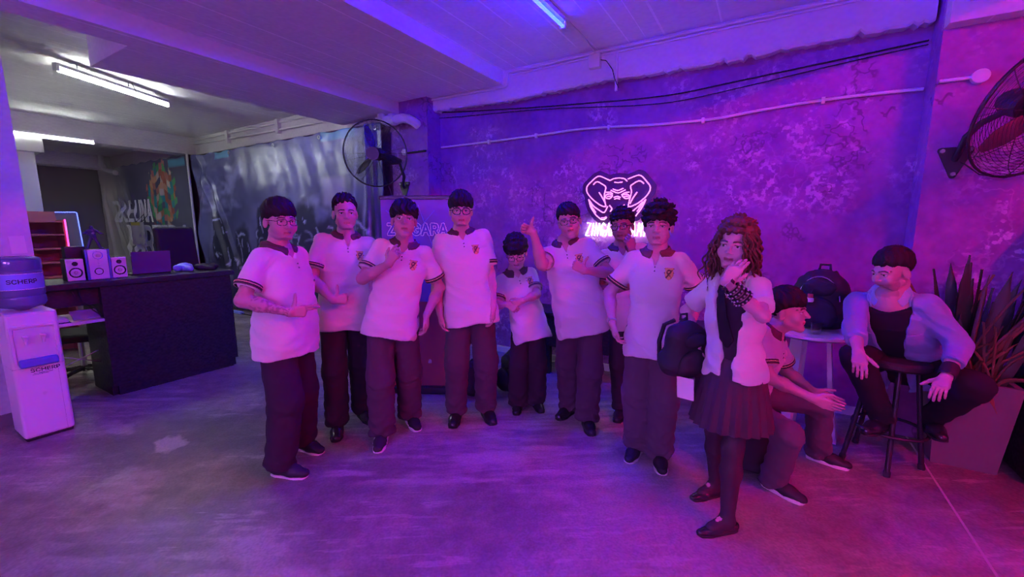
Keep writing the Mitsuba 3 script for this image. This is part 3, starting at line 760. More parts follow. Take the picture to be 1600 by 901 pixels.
    if g('top_label'): labels[tk] = {'label': g('top_label')}
    if g('cuffs', True):
        for i, (end, ax, r) in enumerate(cuffs):
            vv, ff = ring(end - ax * .016, ax, r + .002, .017, .0055)
            n = 40; col = np.repeat(np.array([[.75, .72, .6], [.05, .03, .035], [.05, .03, .035], [.6, .55, .4], [.05, .03, .03], [.05, .03, .03]]), n, 0)
            put(tk + '__sleeve_cuff' + ('' if i == 0 else '_001'), (vv, ff), 'painted', smooth=True, color=col)
            put(tk + '__cuff_stripe' + ('' if i == 0 else '_001'), ring(end - ax * .018, ax, r + .0082, .003, .0012), 'stripe_gold', smooth=True)
    if g('collar', True):
        def collar(p):
            q = p - (N - U * .012).astype(f32); t_ = q @ U32; x = q @ L32; y = q @ F32 + .006
            th = np.abs(np.arctan2(x, y))
            t_ = t_ + .030 * np.clip(np.cos(th), -.25, 1)          # lower in front
            lowf = -.038 - .030 * np.exp(-((th - .66) / .34) ** 2)
            rad = np.sqrt(x * x + (y * 1.06) ** 2)
            rr = nr * 1.10 + .008 + np.clip(.034 - t_, 0, .05) * .5
            band_ = np.maximum(np.abs(rad - rr) * .8 - .0048, np.maximum(t_ - .034, -.012 - t_))
            td_ = top(p); fall = np.maximum(np.maximum(td_ - .010, -td_ - .03), np.maximum(t_ - .030, np.maximum(lowf - t_, rad - .112)))
            d = np.minimum(band_, fall)
            return np.maximum(d, (g('colgap', .30) + np.clip(-t_, -.03, .06) * 2.2 - th) * .06)
        vv, ff = polygonize(collar, N - .16, N + .16, .0042)
        q = vv - (N - U * .012); t_ = q @ U; x, y = q @ Lt, q @ Ft + .006; th = np.abs(np.arctan2(x, y)); t_ = t_ + .030 * np.clip(np.cos(th), -.25, 1)
        e = t_ - (-.038 - .030 * np.exp(-((th - .66) / .34) ** 2))
        cc = np.asarray(g('collar_col', (.075, .035, .04)), float)
        col = np.where(((e > .004) & (e < .008))[:, None], np.asarray(g('collar_line', (.55, .45, .3)), float), cc)
        put(tk + '__collar', (vv, ff), 'painted', smooth=True, color=col)
    if kind == 'polo':
        vv, ff, loc = surface_patch(top, P, Lt, U, Ft, -.016, .016, tn - vl - .055, tn - vl + .004, 5, 8, .0025)
        put(tk + '__placket', (vv, ff), g('top_mat', 'cloth_white'), smooth=30)
        o, _, _ = surface_patch(top, P, Lt, U, Ft, -.001, .001, tn - vl - .035, tn - vl - .01, 2, 2, .005)
        bt = trimesh.creation.cylinder(radius=.005, height=.003, sections=14)
        for i, pz in enumerate((o[0], o[2])):
            M = np.eye(4); M[:3, 0], M[:3, 1], M[:3, 2], M[:3, 3] = Lt, U, Ft, pz
            put(tk + '__button' + ('' if i == 0 else '_001'), bt.copy().apply_transform(M), 'button_dark', smooth=30)
    if g('badge', kind == 'polo'):
        bx, bt_ = g('badge_at', (.085, tn - .15 * ts)); bw = .033
        def crest(u, w_): 
            a, b = (u - .5) * 2, (w_ - .5) * 2
            return np.abs(a) < np.where(b > -.1, .82 + .12 * np.sin(b * 9), .82 * np.sqrt(np.maximum(0, 1 - ((b + .1) / .92) ** 2)))
        vv, ff, loc = surface_patch(top, P, Lt, U, Ft, bx - bw, bx + bw, bt_ - bw * 1.15, bt_ + bw * 1.15, 21, 25, .003, crest)
        a, b = (loc[:, 0] - .5) * 2, (loc[:, 1] - .5) * 2
        dark = (np.abs(a - b * .8) < .15) & (b < .6) | (np.abs(np.hypot(a + .05, b - .3) - .3) < .10) | (np.abs(a) > .72) & (b > -.2) | (np.abs(a + b * 1.1 + .25) < .09) & (b < .1)
        if g('badge_kind') == 'red': col = np.where((np.hypot(a * 1.1, b) < .55)[:, None], V(.5, .06, .06), V(.6, .5, .45))
        else: col = np.where(dark[:, None], V(.10, .035, .03), V(.62, .40, .12))
        put(tk + '__crest_badge', (vv, ff), 'painted', smooth=True, color=col)
    # ---- trousers
    if g('bottom', 'trousers') == 'trousers':
        lr = g('leg_r', (.1, .085, .085)); fl = g('bunch', .007)
        rows_ = table(.001, fat, belly, ts, wide=wide); T_ = [r[0] for r in rows_]
        hl = loft(P, U, Lt, Ft, [(t_, *[float(np.interp(t_, T_, [r[i] for r in rows_])) for i in (1, 2, 3)]) for t_ in (-.12 * s, -.05 * s, .03 * s, .10 * s)])
        lg = []
        for h, k, a, toe in leg:
            end = a - nrm(a - k) * -g('over', .022)
            lg.append((union([capsule(h, k, lr[0] * .9 * s, lr[1] * s), capsule(k, end, lr[1] * s, lr[2] * .92 * s)], .03), end + nrm(a - k) * .0, nrm(a - k), k, a))
        def trousers(p):
            d = hl(p)
            best = None
            for q, end, ax, k, a in lg:
                x = q(p); h = np.clip((p - a.astype(f32)) @ (-ax).astype(f32), -.06, .6)
                w1 = np.exp(-np.maximum(h, 0) / .14).astype(f32)
                x = x - fl * w1 * np.sin(h * 75 + 2.5 * np.sin((p[:, 0] + p[:, 1]) * 22 + seed) + seed) - .5 * fl * np.exp(-((h - .37) / .08) ** 2) * np.sin(h * 60 + (p[:, 0] - p[:, 1]) * 30)
                x = smax(x, (p - end.astype(f32)) @ ax.astype(f32), .008)
                best = x if best is None else smin(best, x, .012)
            d = smin(d, best, .04) + .0042 * wrinkles(p, seed + 2, .8)
            return smax(d, (.016 - p[:, 2]).astype(f32), .004)
        pts = np.array([P, *[x for q in leg for x in q[:3]]])
        put(key + '__trousers', polygonize(trousers, pts.min(0) - .2, pts.max(0) + .2, .0112), g('bottom_mat', 'cloth_maroon'), smooth=True)
    for i, (h, k, a, toe) in enumerate(leg):
        shoe(key + '__shoe' + ('' if i == 0 else '_001'), (a[0], a[1], a[2] - .085 * s), toe, s * g('feet', 1.0), g('shoe', 'rim'))
    if g('shoe_label'):
        for q in ('', '_001'): labels[key + '__shoe' + q] = {'label': g('shoe_label')}
    return dict(c=c, R=R, N=N, P=P, U=U, L=Lt, F=Ft, Z=Z, B=B, arm=arm, leg=leg, top=top, tips=tips, s=s, hs=hs, hip=hip, tk=tk, ts=ts, tn=tn)
mat('joint_grey', (.34, .30, .28), .8)
# ---------------------------------------------------------------- the room: x along the back wall, y into it
WALL, CEIL = 4.45, 3.35
struct('floor', box(-15.2, 3.8, -3.7, 4.6, -.1, 0), 'floor_concrete', 'worn polished concrete floor')
struct('wall_back', box(-15.2, 3.8, WALL, WALL + .15, 0, 3.6), 'wall_paint', 'long mottled purple-painted back wall with peeling patches')
struct('wall_far', box(-15.2, -15.0, -3.7, WALL, 0, 3.6), 'grey_wall', 'dark grey wall at the far end')
struct('wall_right', box(3.6, 3.8, -3.7, WALL, 0, 3.6), 'wall_paint', 'painted side wall')
struct('wall_front', box(-15.2, 3.8, -3.7, -3.5, 0, 3.6), 'grey_wall', 'wall behind the camera')
struct('ceiling', box(-2.73, 3.7, -3.6, WALL, CEIL, CEIL + .2), 'plaster', 'white board-marked concrete ceiling slab over the group')
struct('ceiling_panel', box(-4.45, -2.73, -3.6, WALL, 3.2, CEIL + .2), 'plaster', 'lower strip of board-marked ceiling beside the blue-lit step')
struct('ceiling_far', box(-9.95, -4.5, -3.6, WALL, 3.33, CEIL + .2), 'plaster', 'rough board-marked ceiling slab over the desk')
struct('ceiling_end', box(-15.1, -10.3, -3.6, WALL, 3.33, CEIL + .2), 'plaster', 'ceiling slab at the far end')
struct('beam', box(-4.55, -4.26, -3.6, WALL, 3.05, CEIL + .2), 'plaster', 'wide concrete beam between desk zone and group')
struct('beam_004', box(-5.42, -4.55, 1.53, WALL, 3.05, CEIL + .2), 'plaster', 'blunt wide end of the concrete beam toward the desk zone')
struct('beam_001', box(-10.3, -9.93, -3.6, WALL, 3.0, CEIL + .2), 'plaster', 'pale cross beam behind the desk')
struct('beam_002', box(-15.0, -14.5, -3.6, WALL, 3.02, CEIL + .2), 'plaster', 'pale beam against the far wall')
struct('beam_003', box(1.0, 1.35, -3.6, 4.25, 3.05, CEIL + .2), 'plaster', 'beam in front of the right pillar')
def band():
    """The plaster beam on the back wall with a ragged lower edge."""
    rng = np.random.default_rng(3); x = np.arange(-3.78, .93, .03); n = len(x)
    lo = 3.035 + .012 * np.sin(x * 3) + rng.normal(0, .005, n) + .018 * (rng.random(n) > .9)
    y0 = 4.32; v = []
    for a, z in zip(x, lo): v += [(a, WALL + .02, z + .015), (a, y0 + .012, z), (a, y0, z + .015), (a, y0, CEIL + .01), (a, WALL + .02, CEIL + .01)]
    f = []
    for i in range(n - 1):
        for k in range(5): f.append((i * 5 + k, i * 5 + (k + 1) % 5, (i + 1) * 5 + (k + 1) % 5, (i + 1) * 5 + k))
    t = [(a, b, c) for a, b, c, d in f] + [(a, c, d) for a, b, c, d in f]
    t += [(0, k + 1, k) for k in range(1, 4)] + [((n - 1) * 5, (n - 1) * 5 + k, (n - 1) * 5 + k + 1) for k in range(1, 4)]
    m = trimesh.Trimesh(np.array(v), np.array(t), process=False)
    if m.volume < 0: m.invert()
    return m
struct('trim_1', band(), 'plaster', 'plaster beam along the top of the back wall with a ragged lower edge')
struct('trim_2', box(-14.6, -4.42, 4.22, WALL + .02, 3.0, CEIL), 'plaster', 'pale beam over the banners')
struct('pillar', box(-4.42, -3.78, 4.2, WALL + .02, 0, 3.3), 'wall_paint', 'pillar behind the left wall fan')
struct('pillar_001', box(.92, 3.7, 4.2, WALL + .02, 0, 3.4), 'wall_paint', 'pillar with the right wall fan')
struct('pillar_002', box(-5.75, -5.2, .1, .95, 0, 3.36), 'plaster', 'foreground column behind the water dispenser')
struct('pillar_003', box(-10.25, -9.95, 1.7, 2.0, 0, 3.0), 'pale_paint', 'pale column under the cross beam')
struct('trim_3', box(-10.35, -9.9, 1.6, 2.1, 2.75, 3.0), 'pale_paint', 'block on top of the pale column')
struct('trim_4', box(.92, 3.6, 4.08, 4.24, 2.94, CEIL + .1), 'plaster', 'plaster beam over the right pillar')
struct('baseboard_back', box(-3.78, .92, WALL - .015, WALL, 0, .08), 'pvc_white', 'pale baseboard of the back wall')
struct('baseboard_left', box(-5.2, -5.185, .1, .95, 0, .1), 'grey_wall', 'skirting of the foreground column')
struct('trim_5', box(1.03, 1.042, -1.0, 4.2, 0.0, .0012), 'joint_grey', 'pale joint in the floor by the planter')

# ---------------------------------------------------------------- lamps
def tube_lamp(key, label, a, b, z, radiance, r=.014, fit='white_plastic', group=None):
    """A fluorescent tube under its batten, from a to b (x, y)."""
    thing(key, label, 'lamp', group)
    A, B = V(*a, z), V(*b, z); d = nrm(B - A); s = V(d[1], -d[0], 0)
    put(key + '__tube', tube([A, B], r, 16), 'white_plastic', smooth=40, emission=radiance)
    bb = trimesh.creation.box(extents=(np.linalg.norm(B - A) + .06, .05, .03)); put(key + '__batten', place(bb, (A + B) / 2 + V(0, 0, .048), d, s), fit)
    for i, (p, q) in enumerate(((A, -d), (B, d))):
        c = trimesh.creation.box(extents=(.03, .045, .062)); top_ = CEIL if A[0] > -2.7 else (3.34 if z > 3 else 3.0)
        put(key + '__hanger' + ('' if i == 0 else '_001'), tube([p - (q_ := (B - A) * (.15 if i == 0 else -.15) * -1) + V(0, 0, .06), V(*(p - q_)[:2], top_ + .01)], .006, 6), fit); put(key + '__end_cap' + ('' if i == 0 else '_001'), place(c, p + q * .016 + V(0, 0, .016), d, s), fit)
tube_lamp('tube_lamp', 'glowing blue tube lamp on the ceiling slab', (-1.62, 2.3), (-1.615, 3.5), 3.27, BLUE_TUBE)
tube_lamp('tube_lamp_001', 'unseen blue tube lamp behind the camera, placed to light the group from the front', (-1.62, -1.6), (-1.62, -.4), 3.27, UNSEEN_BLUE)
tube_lamp('tube_lamp_002', 'red tube lamp in the bay right of the beam', (2.35, .6), (2.35, 2.2), 3.24, RED_TUBE)
tube_lamp('tube_lamp_003', 'unseen magenta tube lamp above the camera, placed to light the group', (-.2, -1.3), (-.2, -.1), 3.27, UNSEEN_PINK)
tube_lamp('tube_lamp_004', 'bright white tube lamp hung askew over the desk zone', (-6.40, 1.55), (-7.02, 2.71), 3.20, WHITE_TUBE, .02)
tube_lamp('tube_lamp_005', 'white tube lamp below the pale cross beam', (-9.902, 1.72), (-9.902, 2.70), 2.99, WHITE_FAR, .02)
tube_lamp('tube_lamp_006', 'added white tube lamp out of view that brightens the desk zone', (-8.3, -2.8), (-8.3, -1.6), 3.2, WHITE_FAR, .02)  # added out of view, only to brighten the far zone
put('tube_lamp_004__strap', tube([V(-6.77, 2.27, 3.34), V(-6.73, 2.29, 3.22), V(-6.76, 2.27, 3.17), V(-6.81, 2.24, 3.22), V(-6.79, 2.25, 3.34)], .004, 6), 'cable')

for i, (xa, xb) in enumerate(((-2.2, -.8), (.2, 1.6))):  # out of view, placed low to light shirts and ceiling more than the floor
    k = 'unseen_wall_lamp' + ('' if i == 0 else '_001')
    thing(k, 'unseen pink double tube lamp on the wall behind the camera, placed to light the group, ' + ('left' if i == 0 else 'right') + ' one', 'lamp')
    put(k + '__backing', box(xa - .05, xb + .05, -3.5, -3.47, 1.72, 2.02), 'white_plastic')
    for j, z in enumerate((1.79, 1.95)): put(k + '__tube' + ('' if j == 0 else '_001'), tube([V(xa, -3.43, z), V(xb, -3.43, z)], .02, 12), 'white_plastic', smooth=40, emission=UNSEEN_VIOLET)
SIGN = [[(-1.458,2.078),(-1.578,2.134),(-1.616,2.119),(-1.714,2.033),(-1.718,1.983),(-1.694,1.941),(-1.642,1.887),(-1.568,1.833),(-1.518,1.809),(-1.495,1.812)],[(-1.641,2.043),(-1.618,2.07),(-1.593,2.076),(-1.498,2.018),(-1.517,1.935),(-1.513,1.883),(-1.494,1.814)],[(-1.575,1.962),(-1.543,1.915),(-1.506,1.854)],[(-1.458,2.078),(-1.427,2.095),(-1.364,2.1),(-1.307,2.09),(-1.278,2.061)],[(-1.273,2.083),(-1.162,2.12),(-1.132,2.107),(-1.041,2.001),(-1.044,1.957),(-1.082,1.9),(-1.149,1.843),(-1.228,1.805),(-1.264,1.806)],[(-1.108,2.028),(-1.139,2.059),(-1.169,2.06),(-1.249,2.013),(-1.227,1.964),(-1.246,1.875),(-1.261,1.808)],[(-1.172,1.95),(-1.212,1.894),(-1.241,1.835)],[(-1.412,2.058),(-1.372,2.052),(-1.326,2.056)],[(-1.426,1.99),(-1.374,1.97),(-1.313,1.993)],[(-1.449,1.978),(-1.368,1.943),(-1.292,1.977)],[(-1.505,1.919),(-1.49,1.937),(-1.453,1.941),(-1.425,1.921),(-1.456,1.89),(-1.492,1.896),(-1.505,1.919)],[(-1.248,1.91),(-1.264,1.929),(-1.305,1.933),(-1.331,1.921),(-1.293,1.887),(-1.252,1.889),(-1.248,1.91)],[(-1.484,1.915),(-1.446,1.916)],[(-1.304,1.909),(-1.263,1.91)],[(-1.502,1.96),(-1.453,1.958),(-1.424,1.94)],[(-1.25,1.953),(-1.296,1.949),(-1.334,1.928)],[(-1.414,1.903),(-1.377,1.916),(-1.34,1.9)],[(-1.406,1.886),(-1.377,1.895),(-1.347,1.884)],[(-1.69,1.893),(-1.634,1.818),(-1.51,1.738),(-1.475,1.815)],[(-1.69,1.893),(-1.662,1.803),(-1.597,1.718),(-1.535,1.672),(-1.502,1.678),(-1.481,1.701)],[(-1.681,1.867),(-1.645,1.803),(-1.604,1.75)],[(-1.541,1.694),(-1.514,1.692),(-1.487,1.707)],[(-1.081,1.876),(-1.117,1.793),(-1.178,1.709)],[(-1.086,1.871),(-1.128,1.813),(-1.165,1.754)],[(-1.216,1.755),(-1.157,1.804),(-1.11,1.852)],[(-1.459,1.825),(-1.425,1.788),(-1.448,1.758)],[(-1.296,1.827),(-1.321,1.807)],[(-1.264,1.806),(-1.235,1.745),(-1.204,1.714)]]
# ---------------------------------------------------------------- on the walls: banners, neon sign, fans, pipes
XP, YP, ZP = V(1, 0, 0), V(0, 1, 0), V(0, 0, 1)
def nz(x, y, s=0): return meshkit.noise(np.stack([x, y, np.full(np.shape(x), s * 7.3)], -1))
def fb(x, y, s=0, o=4): return sum(.5 ** (i + 1) * nz(x * 2 ** i, y * 2 ** i, s + i) for i in range(o))
def sheet(x0, x1, z0, z1, y, nx, nzv, relief, colour):
    """A printed tarpaulin with real folds: front and back 4 mm apart."""
    X, Z = np.meshgrid(np.linspace(x0, x1, nx), np.linspace(z0, z1, nzv))
    u, v = (X - x0) / (x1 - x0), (Z - z0) / (z1 - z0)
    top = np.where(v > .97, .012 * np.sin(u * 60), 0)
    P = np.stack([X, y - relief(u, v), Z + top * (v > .99)], -1).reshape(-1, 3)
    q = np.arange(nx * nzv).reshape(nzv, nx); f = np.stack([q[:-1, :-1], q[:-1, 1:], q[1:, 1:], q[1:, :-1]], -1).reshape(-1, 4)
    n = len(P); rim = [(q[0, i], q[0, i + 1]) for i in range(nx - 1)] + [(q[i, -1], q[i + 1, -1]) for i in range(nzv - 1)] + [(q[-1, i + 1], q[-1, i]) for i in range(nx - 1)] + [(q[i + 1, 0], q[i, 0]) for i in range(nzv - 1)]
    f2 = np.vstack([f, f[:, ::-1] + n, [[b, a, a + n, b + n] for a, b in rim]])
    c = np.clip(colour(u, v), 0, 1).reshape(-1, 3)
    return (np.vstack([P, P + V(0, .004, 0)]), f2), np.vstack([c, c])
def lerp(a, b, t): return np.asarray(a) * (1 - t[..., None]) + np.asarray(b) * t[..., None]
def ss(a, b, x): t = np.clip((x - a) / (b - a), 0, 1); return t * t * (3 - 2 * t)

def relief_a(u, v):
    d = .035 * np.sin((u * 1.0 + (1 - v) * .28) * 46 + 2 * nz(u * 4, v * 3, 1)) * ss(.22, .02, u) + .05 * np.exp(-((u - .05 - (1 - v) * .19) / .012) ** 2) + .045 * np.exp(-((u - .08 - (1 - v) * .26) / .01) ** 2) * ss(1.0, .7, v)
    d += .035 * np.exp(-((u - .95 + (1 - v) * .02) / .008) ** 2) + .03 * np.exp(-((u - .975 + (1 - v) * .015) / .006) ** 2) + .04 * np.sin(v * 30 + 8 * (u - .2) ** 2 * 20) * np.exp(-((u - .16) / .1) ** 2) * ss(.72, 1, v)
    return d * 1.25 + .035 * fb(u * 9, v * 6, 2) + .012 * np.sin(u * 70 + 12 * v) * nz(u * 5, v * 5, 4)
def colour_a(u, v):
    """Misty grey-blue battle print: pale cloud above, dark shapes with bright rims below."""
    m = fb(u * 5, v * 4, 3); w = fb(u * 11 + m * 2, v * 9, 5)
    c = lerp((.040, .042, .085), (.17, .175, .27), ss(.25, .7, m * .7 + v * .38 - .05))
    c = lerp(c, (.34, .35, .45), ss(.52, .74, w) * ss(.35, .7, v) * .8)
    dark = np.zeros_like(u)
    rim = np.zeros_like(u)
    for cx, cz, rx, rz, s in ((.16, .42, .07, .18, 1), (.30, .36, .05, .2, 2), (.46, .40, .07, .28, 3), (.58, .44, .06, .26, 4), (.66, .36, .07, .3, 5), (.78, .36, .08, .3, 6), (.90, .28, .1, .3, 7)):
        d = np.sqrt(((u - cx) / rx) ** 2 + ((v - cz) / rz) ** 2) + 1.1 * (fb(u * 14, v * 10, 10 + s) - .5)
        dark = np.maximum(dark, ss(1.15, .85, d)); rim = np.maximum(rim, np.exp(-((d - .72) / .045) ** 2) * (fb(u * 30, v * 20, s) > .48))
    dark = np.maximum(dark, ss(.36, .08, v) * .85)
    c = lerp(c, (.022, .024, .04), dark * .94)
    for cx, cz, r in ((.505, .52, .045), (.50, .44, .05), (.25, .30, .03), (.56, .6, .03)):
        d = np.hypot((u - cx) * 1.75, (v - cz)) / r
        rim = np.maximum(rim, np.exp(-((d - 1) / .16) ** 2) * (np.sin(np.arctan2(v - cz, u - cx) * 1.0 + cx * 30) > -.5))
    rim = np.maximum(rim, np.exp(-((np.abs(np.sin(u * 34 + 5 * v + 3 * m)) - .04) / .05) ** 2) * dark * (w > .52) * .8)
    rng = np.random.default_rng(17)
    for _ in range(46):                                              # bright edges of the dark shapes
        cx, cz, r = rng.uniform(.1, .97), rng.uniform(.08, .55), rng.uniform(.012, .06); a0, wd = rng.uniform(-3.1, 3.1), rng.uniform(.5, 1.9); sq = rng.uniform(.5, 1.2)
        dx, dz = (u - cx) * 1.8 * sq, v - cz; d = np.hypot(dx, dz) / r; an = np.abs((np.arctan2(dz, dx) - a0 + math.pi) % (2 * math.pi) - math.pi)
        rim = np.maximum(rim, np.exp(-((d - 1) / (.0045 / r)) ** 2) * ss(wd, wd * .5, an) * rng.uniform(.35, 1.0) * (dark > .3))
    rim = np.maximum(rim, .5 * np.exp(-((np.abs(u - .90 - (v - .5) * .06) - .02) / .006) ** 2) * ss(.25, .6, v))
    c = lerp(c, (.5, .52, .62), np.clip(rim, 0, 1) * .85)
    c = lerp(c, (.42, .36, .46), ss(.03, .0, np.abs(u - .80) - .035) * ss(.62, .66, v) * ss(.80, .76, v) * .8)
    c = c * np.array([.80, .80, 1.25])
    return lerp(c, (.12, .30, .48), ss(.955, .965, v) * ((np.abs(u - .83) < .07) | (np.abs(u - .2) < .05)))
mesh, col = sheet(-9.85, -4.52, .03, 2.96, 4.13, 230, 130, relief_a, colour_a)
thing('tarpaulin', 'large creased grey-blue printed tarpaulin with dark battle scene behind the left wall fan', 'banner')
put('tarpaulin__sheet', mesh, 'vinyl', smooth=True, color=col)
for i, x in enumerate((-9.8, -8.4, -7.0, -5.8, -4.6)): put('tarpaulin__eyelet' + ('' if i == 0 else '_%03d' % i), place(tm(*ring(V(0, 0, 0), ZP, .022, .004, .008, 16)), V(x, 4.085, 2.9), XP, ZP), 'steel', smooth=40)

def relief_b(u, v):
    d = np.zeros_like(u)
    for k, (a, s, w, h) in enumerate(((.03, .10, .008, .07), (.07, .26, .011, .08), (.12, .34, .009, .07), (.20, .36, .012, .09), (.26, .32, .010, .07), (.33, .34, .011, .06), (.02, .45, .012, .06), (.16, .5, .012, .06))):
        d += h * np.exp(-((u - a - (1 - v) * s) / w) ** 2) * ss(.95, .7, v)
    d += .05 * np.exp(-((u - .80 + (1 - v) * .30) / .010) ** 2) * ss(.35, .45, v) * ss(1, .9, v)
    for k in range(5): d += .05 * np.exp(-((u - .84 - .03 * k - v * .12) / .006) ** 2) * ss(.55, .35, v)
    return d * .8 + .045 * fb(u * 8, v * 6, 21) + .014 * np.sin(u * 60 + 30 * (1 - v)) * ss(.5, .2, v)
def colour_b(u, v):
    """Blue-grey print, bare silvery vinyl on the left, a cluster of plain coloured blocks at the upper right."""
    c = lerp((.075, .08, .15), (.16, .16, .24), fb(u * 5, v * 4, 30))
    c = lerp(c, (.72, .70, .64), ss(.40 + .22 * (1 - v), .05, u + .12 * (fb(u * 6, v * 6, 31) - .5)))
    pal = np.array([(.05, .28, .12), (.55, .26, .13), (.62, .36, .22), (.05, .30, .32), (.45, .14, .10), (.6, .5, .42), (.10, .42, .16), (.5, .2, .18)])
    s = 22.0; j = np.floor(v * s + .5 * np.sin(u * 40)); i = np.floor(u * s * 1.6 + .37 * j + .6 * np.sin(j * 5))
    h = (np.sin(i * 12.98 + j * 78.2) * 43758.5) % 1
    ms = (((u - .73) / .155) ** 2 + ((v - .74) / .24) ** 2 < .55 + .65 * h) | (((u - .80) / .05) ** 2 + ((v - .47) / .055) ** 2 < .5 + .5 * h)
    c = np.where((ms & (h > .12))[..., None], pal[(h * 7.99).astype(int)], c)
    return lerp(c, (.10, .34, .50), ss(.93, .94, v) * ss(.985, .98, v) * (np.abs(u - .90) < .075))
mesh, col = sheet(-14.95, -9.98, .03, 3.0, 4.10, 210, 110, relief_b, colour_b)
thing('tarpaulin_001', 'creased blue-grey tarpaulin with large pale letters and a cluster of coloured blocks, behind the laptop', 'banner')
put('tarpaulin_001__sheet', mesh, 'vinyl', smooth=True, color=col)
def on_sheet(text, x, z, h, width, slant=0.0):
    m = meshkit.text_mesh(text, h, .01, bold=True); m = m.subdivide_to_size(.09)
    e = m.bounds; m.vertices[:, 0] = (m.vertices[:, 0] - e[0, 0]) * width / (e[1, 0] - e[0, 0])
    vx = m.vertices[:, 0] + x; vz = m.vertices[:, 1] + z
    u, v = (vx + 15.0) / 5.02, (vz - .03) / 2.97
    m.vertices = np.stack([vx, 4.10 - relief_b(u, v) - .004 - m.vertices[:, 2], vz], 1) - V(0, .03, 0); m.invert() if m.volume < 0 else None
    return m
put('tarpaulin_001__lettering', on_sheet('DALE UNA', -13.95, 1.70, .48, 2.15), 'print_white', label='pale printed words')
put('tarpaulin_001__lettering_001', on_sheet('PARTIDA', -13.3, .88, .72, 3.2), 'print_white', label='pale printed words')
put('banner_pole', trimesh.creation.cylinder(radius=.022, segment=[(-9.93, 4.06, 0), (-9.93, 4.06, 3.0)], sections=12), 'pvc_white', smooth=40); thing('banner_pole', 'thin pale pole between the two tarpaulins', 'pole')
bagm, bagc = sheet(-12.5, -11.75, 1.18, 1.68, 3.86, 24, 18, lambda u, v: .03 * fb(u * 5, v * 5, 41) + .02 * np.sin(u * 9), lambda u, v: lerp(lerp((.45, .42, .52), (.28, .2, .5), ss(.4, .7, fb(u * 6, v * 5, 42)) * ss(.7, .4, v)), (.55, .48, .12), ss(.86, .88, v) * (np.abs(u - .35) < .3)))
put('plastic_bag__sheet', bagm, 'vinyl', smooth=True, color=bagc); put('plastic_bag__cord', cat(tube([V(-12.3, 3.86, 1.66), V(-12.25, 4.02, 1.85), V(-12.2, 4.1, 1.95)], .006, 5), tube([V(-11.95, 3.86, 1.66), V(-12.0, 4.02, 1.85), V(-12.2, 4.1, 1.95)], .006, 5)), 'cable')
thing('plastic_bag', 'clear lilac plastic bag with a yellow header hanging before the pale letters', 'bag')

# neon sign
NY = 4.40
lines = [LineString(l) for l in SIGN]
hull = unary_union([l.buffer(.05) for l in lines]).buffer(.035).buffer(-.035)
pts = [p for l in SIGN for p in l]
plate = Polygon(hull.exterior if hull.geom_type == 'Polygon' else max(hull.geoms, key=lambda g_: g_.area).exterior)
thing('neon_sign', 'pink glowing neon sign of a fanged animal head with white glowing letters below', 'neon sign')
pm = trimesh.creation.extrude_polygon(plate, .008, engine='earcut')
put('neon_sign__back_plate', place(pm, V(0, NY + .022, 0), XP, ZP), 'acrylic_dark')
def smooth_line(pts, k=5):
    P = np.array(pts, float)
    if len(P) < 3: return P
    from scipy.interpolate import CubicSpline
    t = np.concatenate([[0], np.cumsum(np.linalg.norm(np.diff(P, axis=0), axis=1))]); q = np.linspace(0, t[-1], k * len(P))
    a = np.stack([np.interp(q, t, P[:, i]) for i in (0, 1)], 1)
    for _ in range(3): a[1:-1] = a[1:-1] * .5 + (a[:-2] + a[2:]) * .25
    return a
for i, l in enumerate(SIGN):
    a = smooth_line(l); put('neon_sign__neon_tube' + ('' if i == 0 else '_%03d' % i), tube(np.stack([a[:, 0], a[:, 0] * 0 + NY, a[:, 1]], 1), .0068, 8), 'white_plastic', smooth=True, emission=NEON_PINK)
GLY = dict(Z=[[(0, 1), (.8, 1), (0, 0), (.8, 0)]], I=[[(.4, 1), (.4, 0)]], N=[[(0, 0), (.05, 1), (.7, 0), (.75, 1)]], G=[[(.75, .85), (.45, 1), (.1, .8), (0, .4), (.2, .05), (.6, .05), (.75, .4), (.45, .42)]], A=[[(0, 0), (.4, 1), (.8, 0)], [(.18, .35), (.62, .35)]], R=[[(0, 0), (0, 1), (.55, .95), (.65, .7), (.5, .5), (0, .5)], [(.35, .5), (.75, 0)]], M=[[(0, 0), (.1, 1), (.4, .35), (.7, 1), (.8, 0)]])
x = -1.715; w = .062; k = 0
for ch in 'ZINGARA GAMING':
    if ch != ' ':
        cw = .5 if ch == 'I' else 1
        for st in GLY[ch]:
            a = np.array(st) * V(w * .82, .135) + V(x + (-.012 if ch == 'I' else 0), 1.505)
            a[:, 0] += (a[:, 1] - 1.505) * .12
            put('neon_sign__letter_tube' + ('' if k == 0 else '_%03d' % k), tube(np.stack([a[:, 0], a[:, 0] * 0 + NY, a[:, 1]], 1), .0056, 8), 'white_plastic', smooth=True, emission=NEON_WHITE); k += 1
        x += w * (.62 if ch == 'I' else 1.0)
    else: x += w * .35
put('neon_sign__text_plate', box(-1.73, -.90, NY + .010, NY + .016, 1.49, 1.65), 'lens')
for i, (px_, pz_) in enumerate(((-1.6, 2.0), (-1.15, 2.0), (-1.4, 1.58))): put('neon_sign__standoff' + ('' if i == 0 else '_%03d' % i), trimesh.creation.cylinder(radius=.008, segment=[(px_, NY + .02, pz_), (px_, WALL + .002, pz_)], sections=10), 'steel')

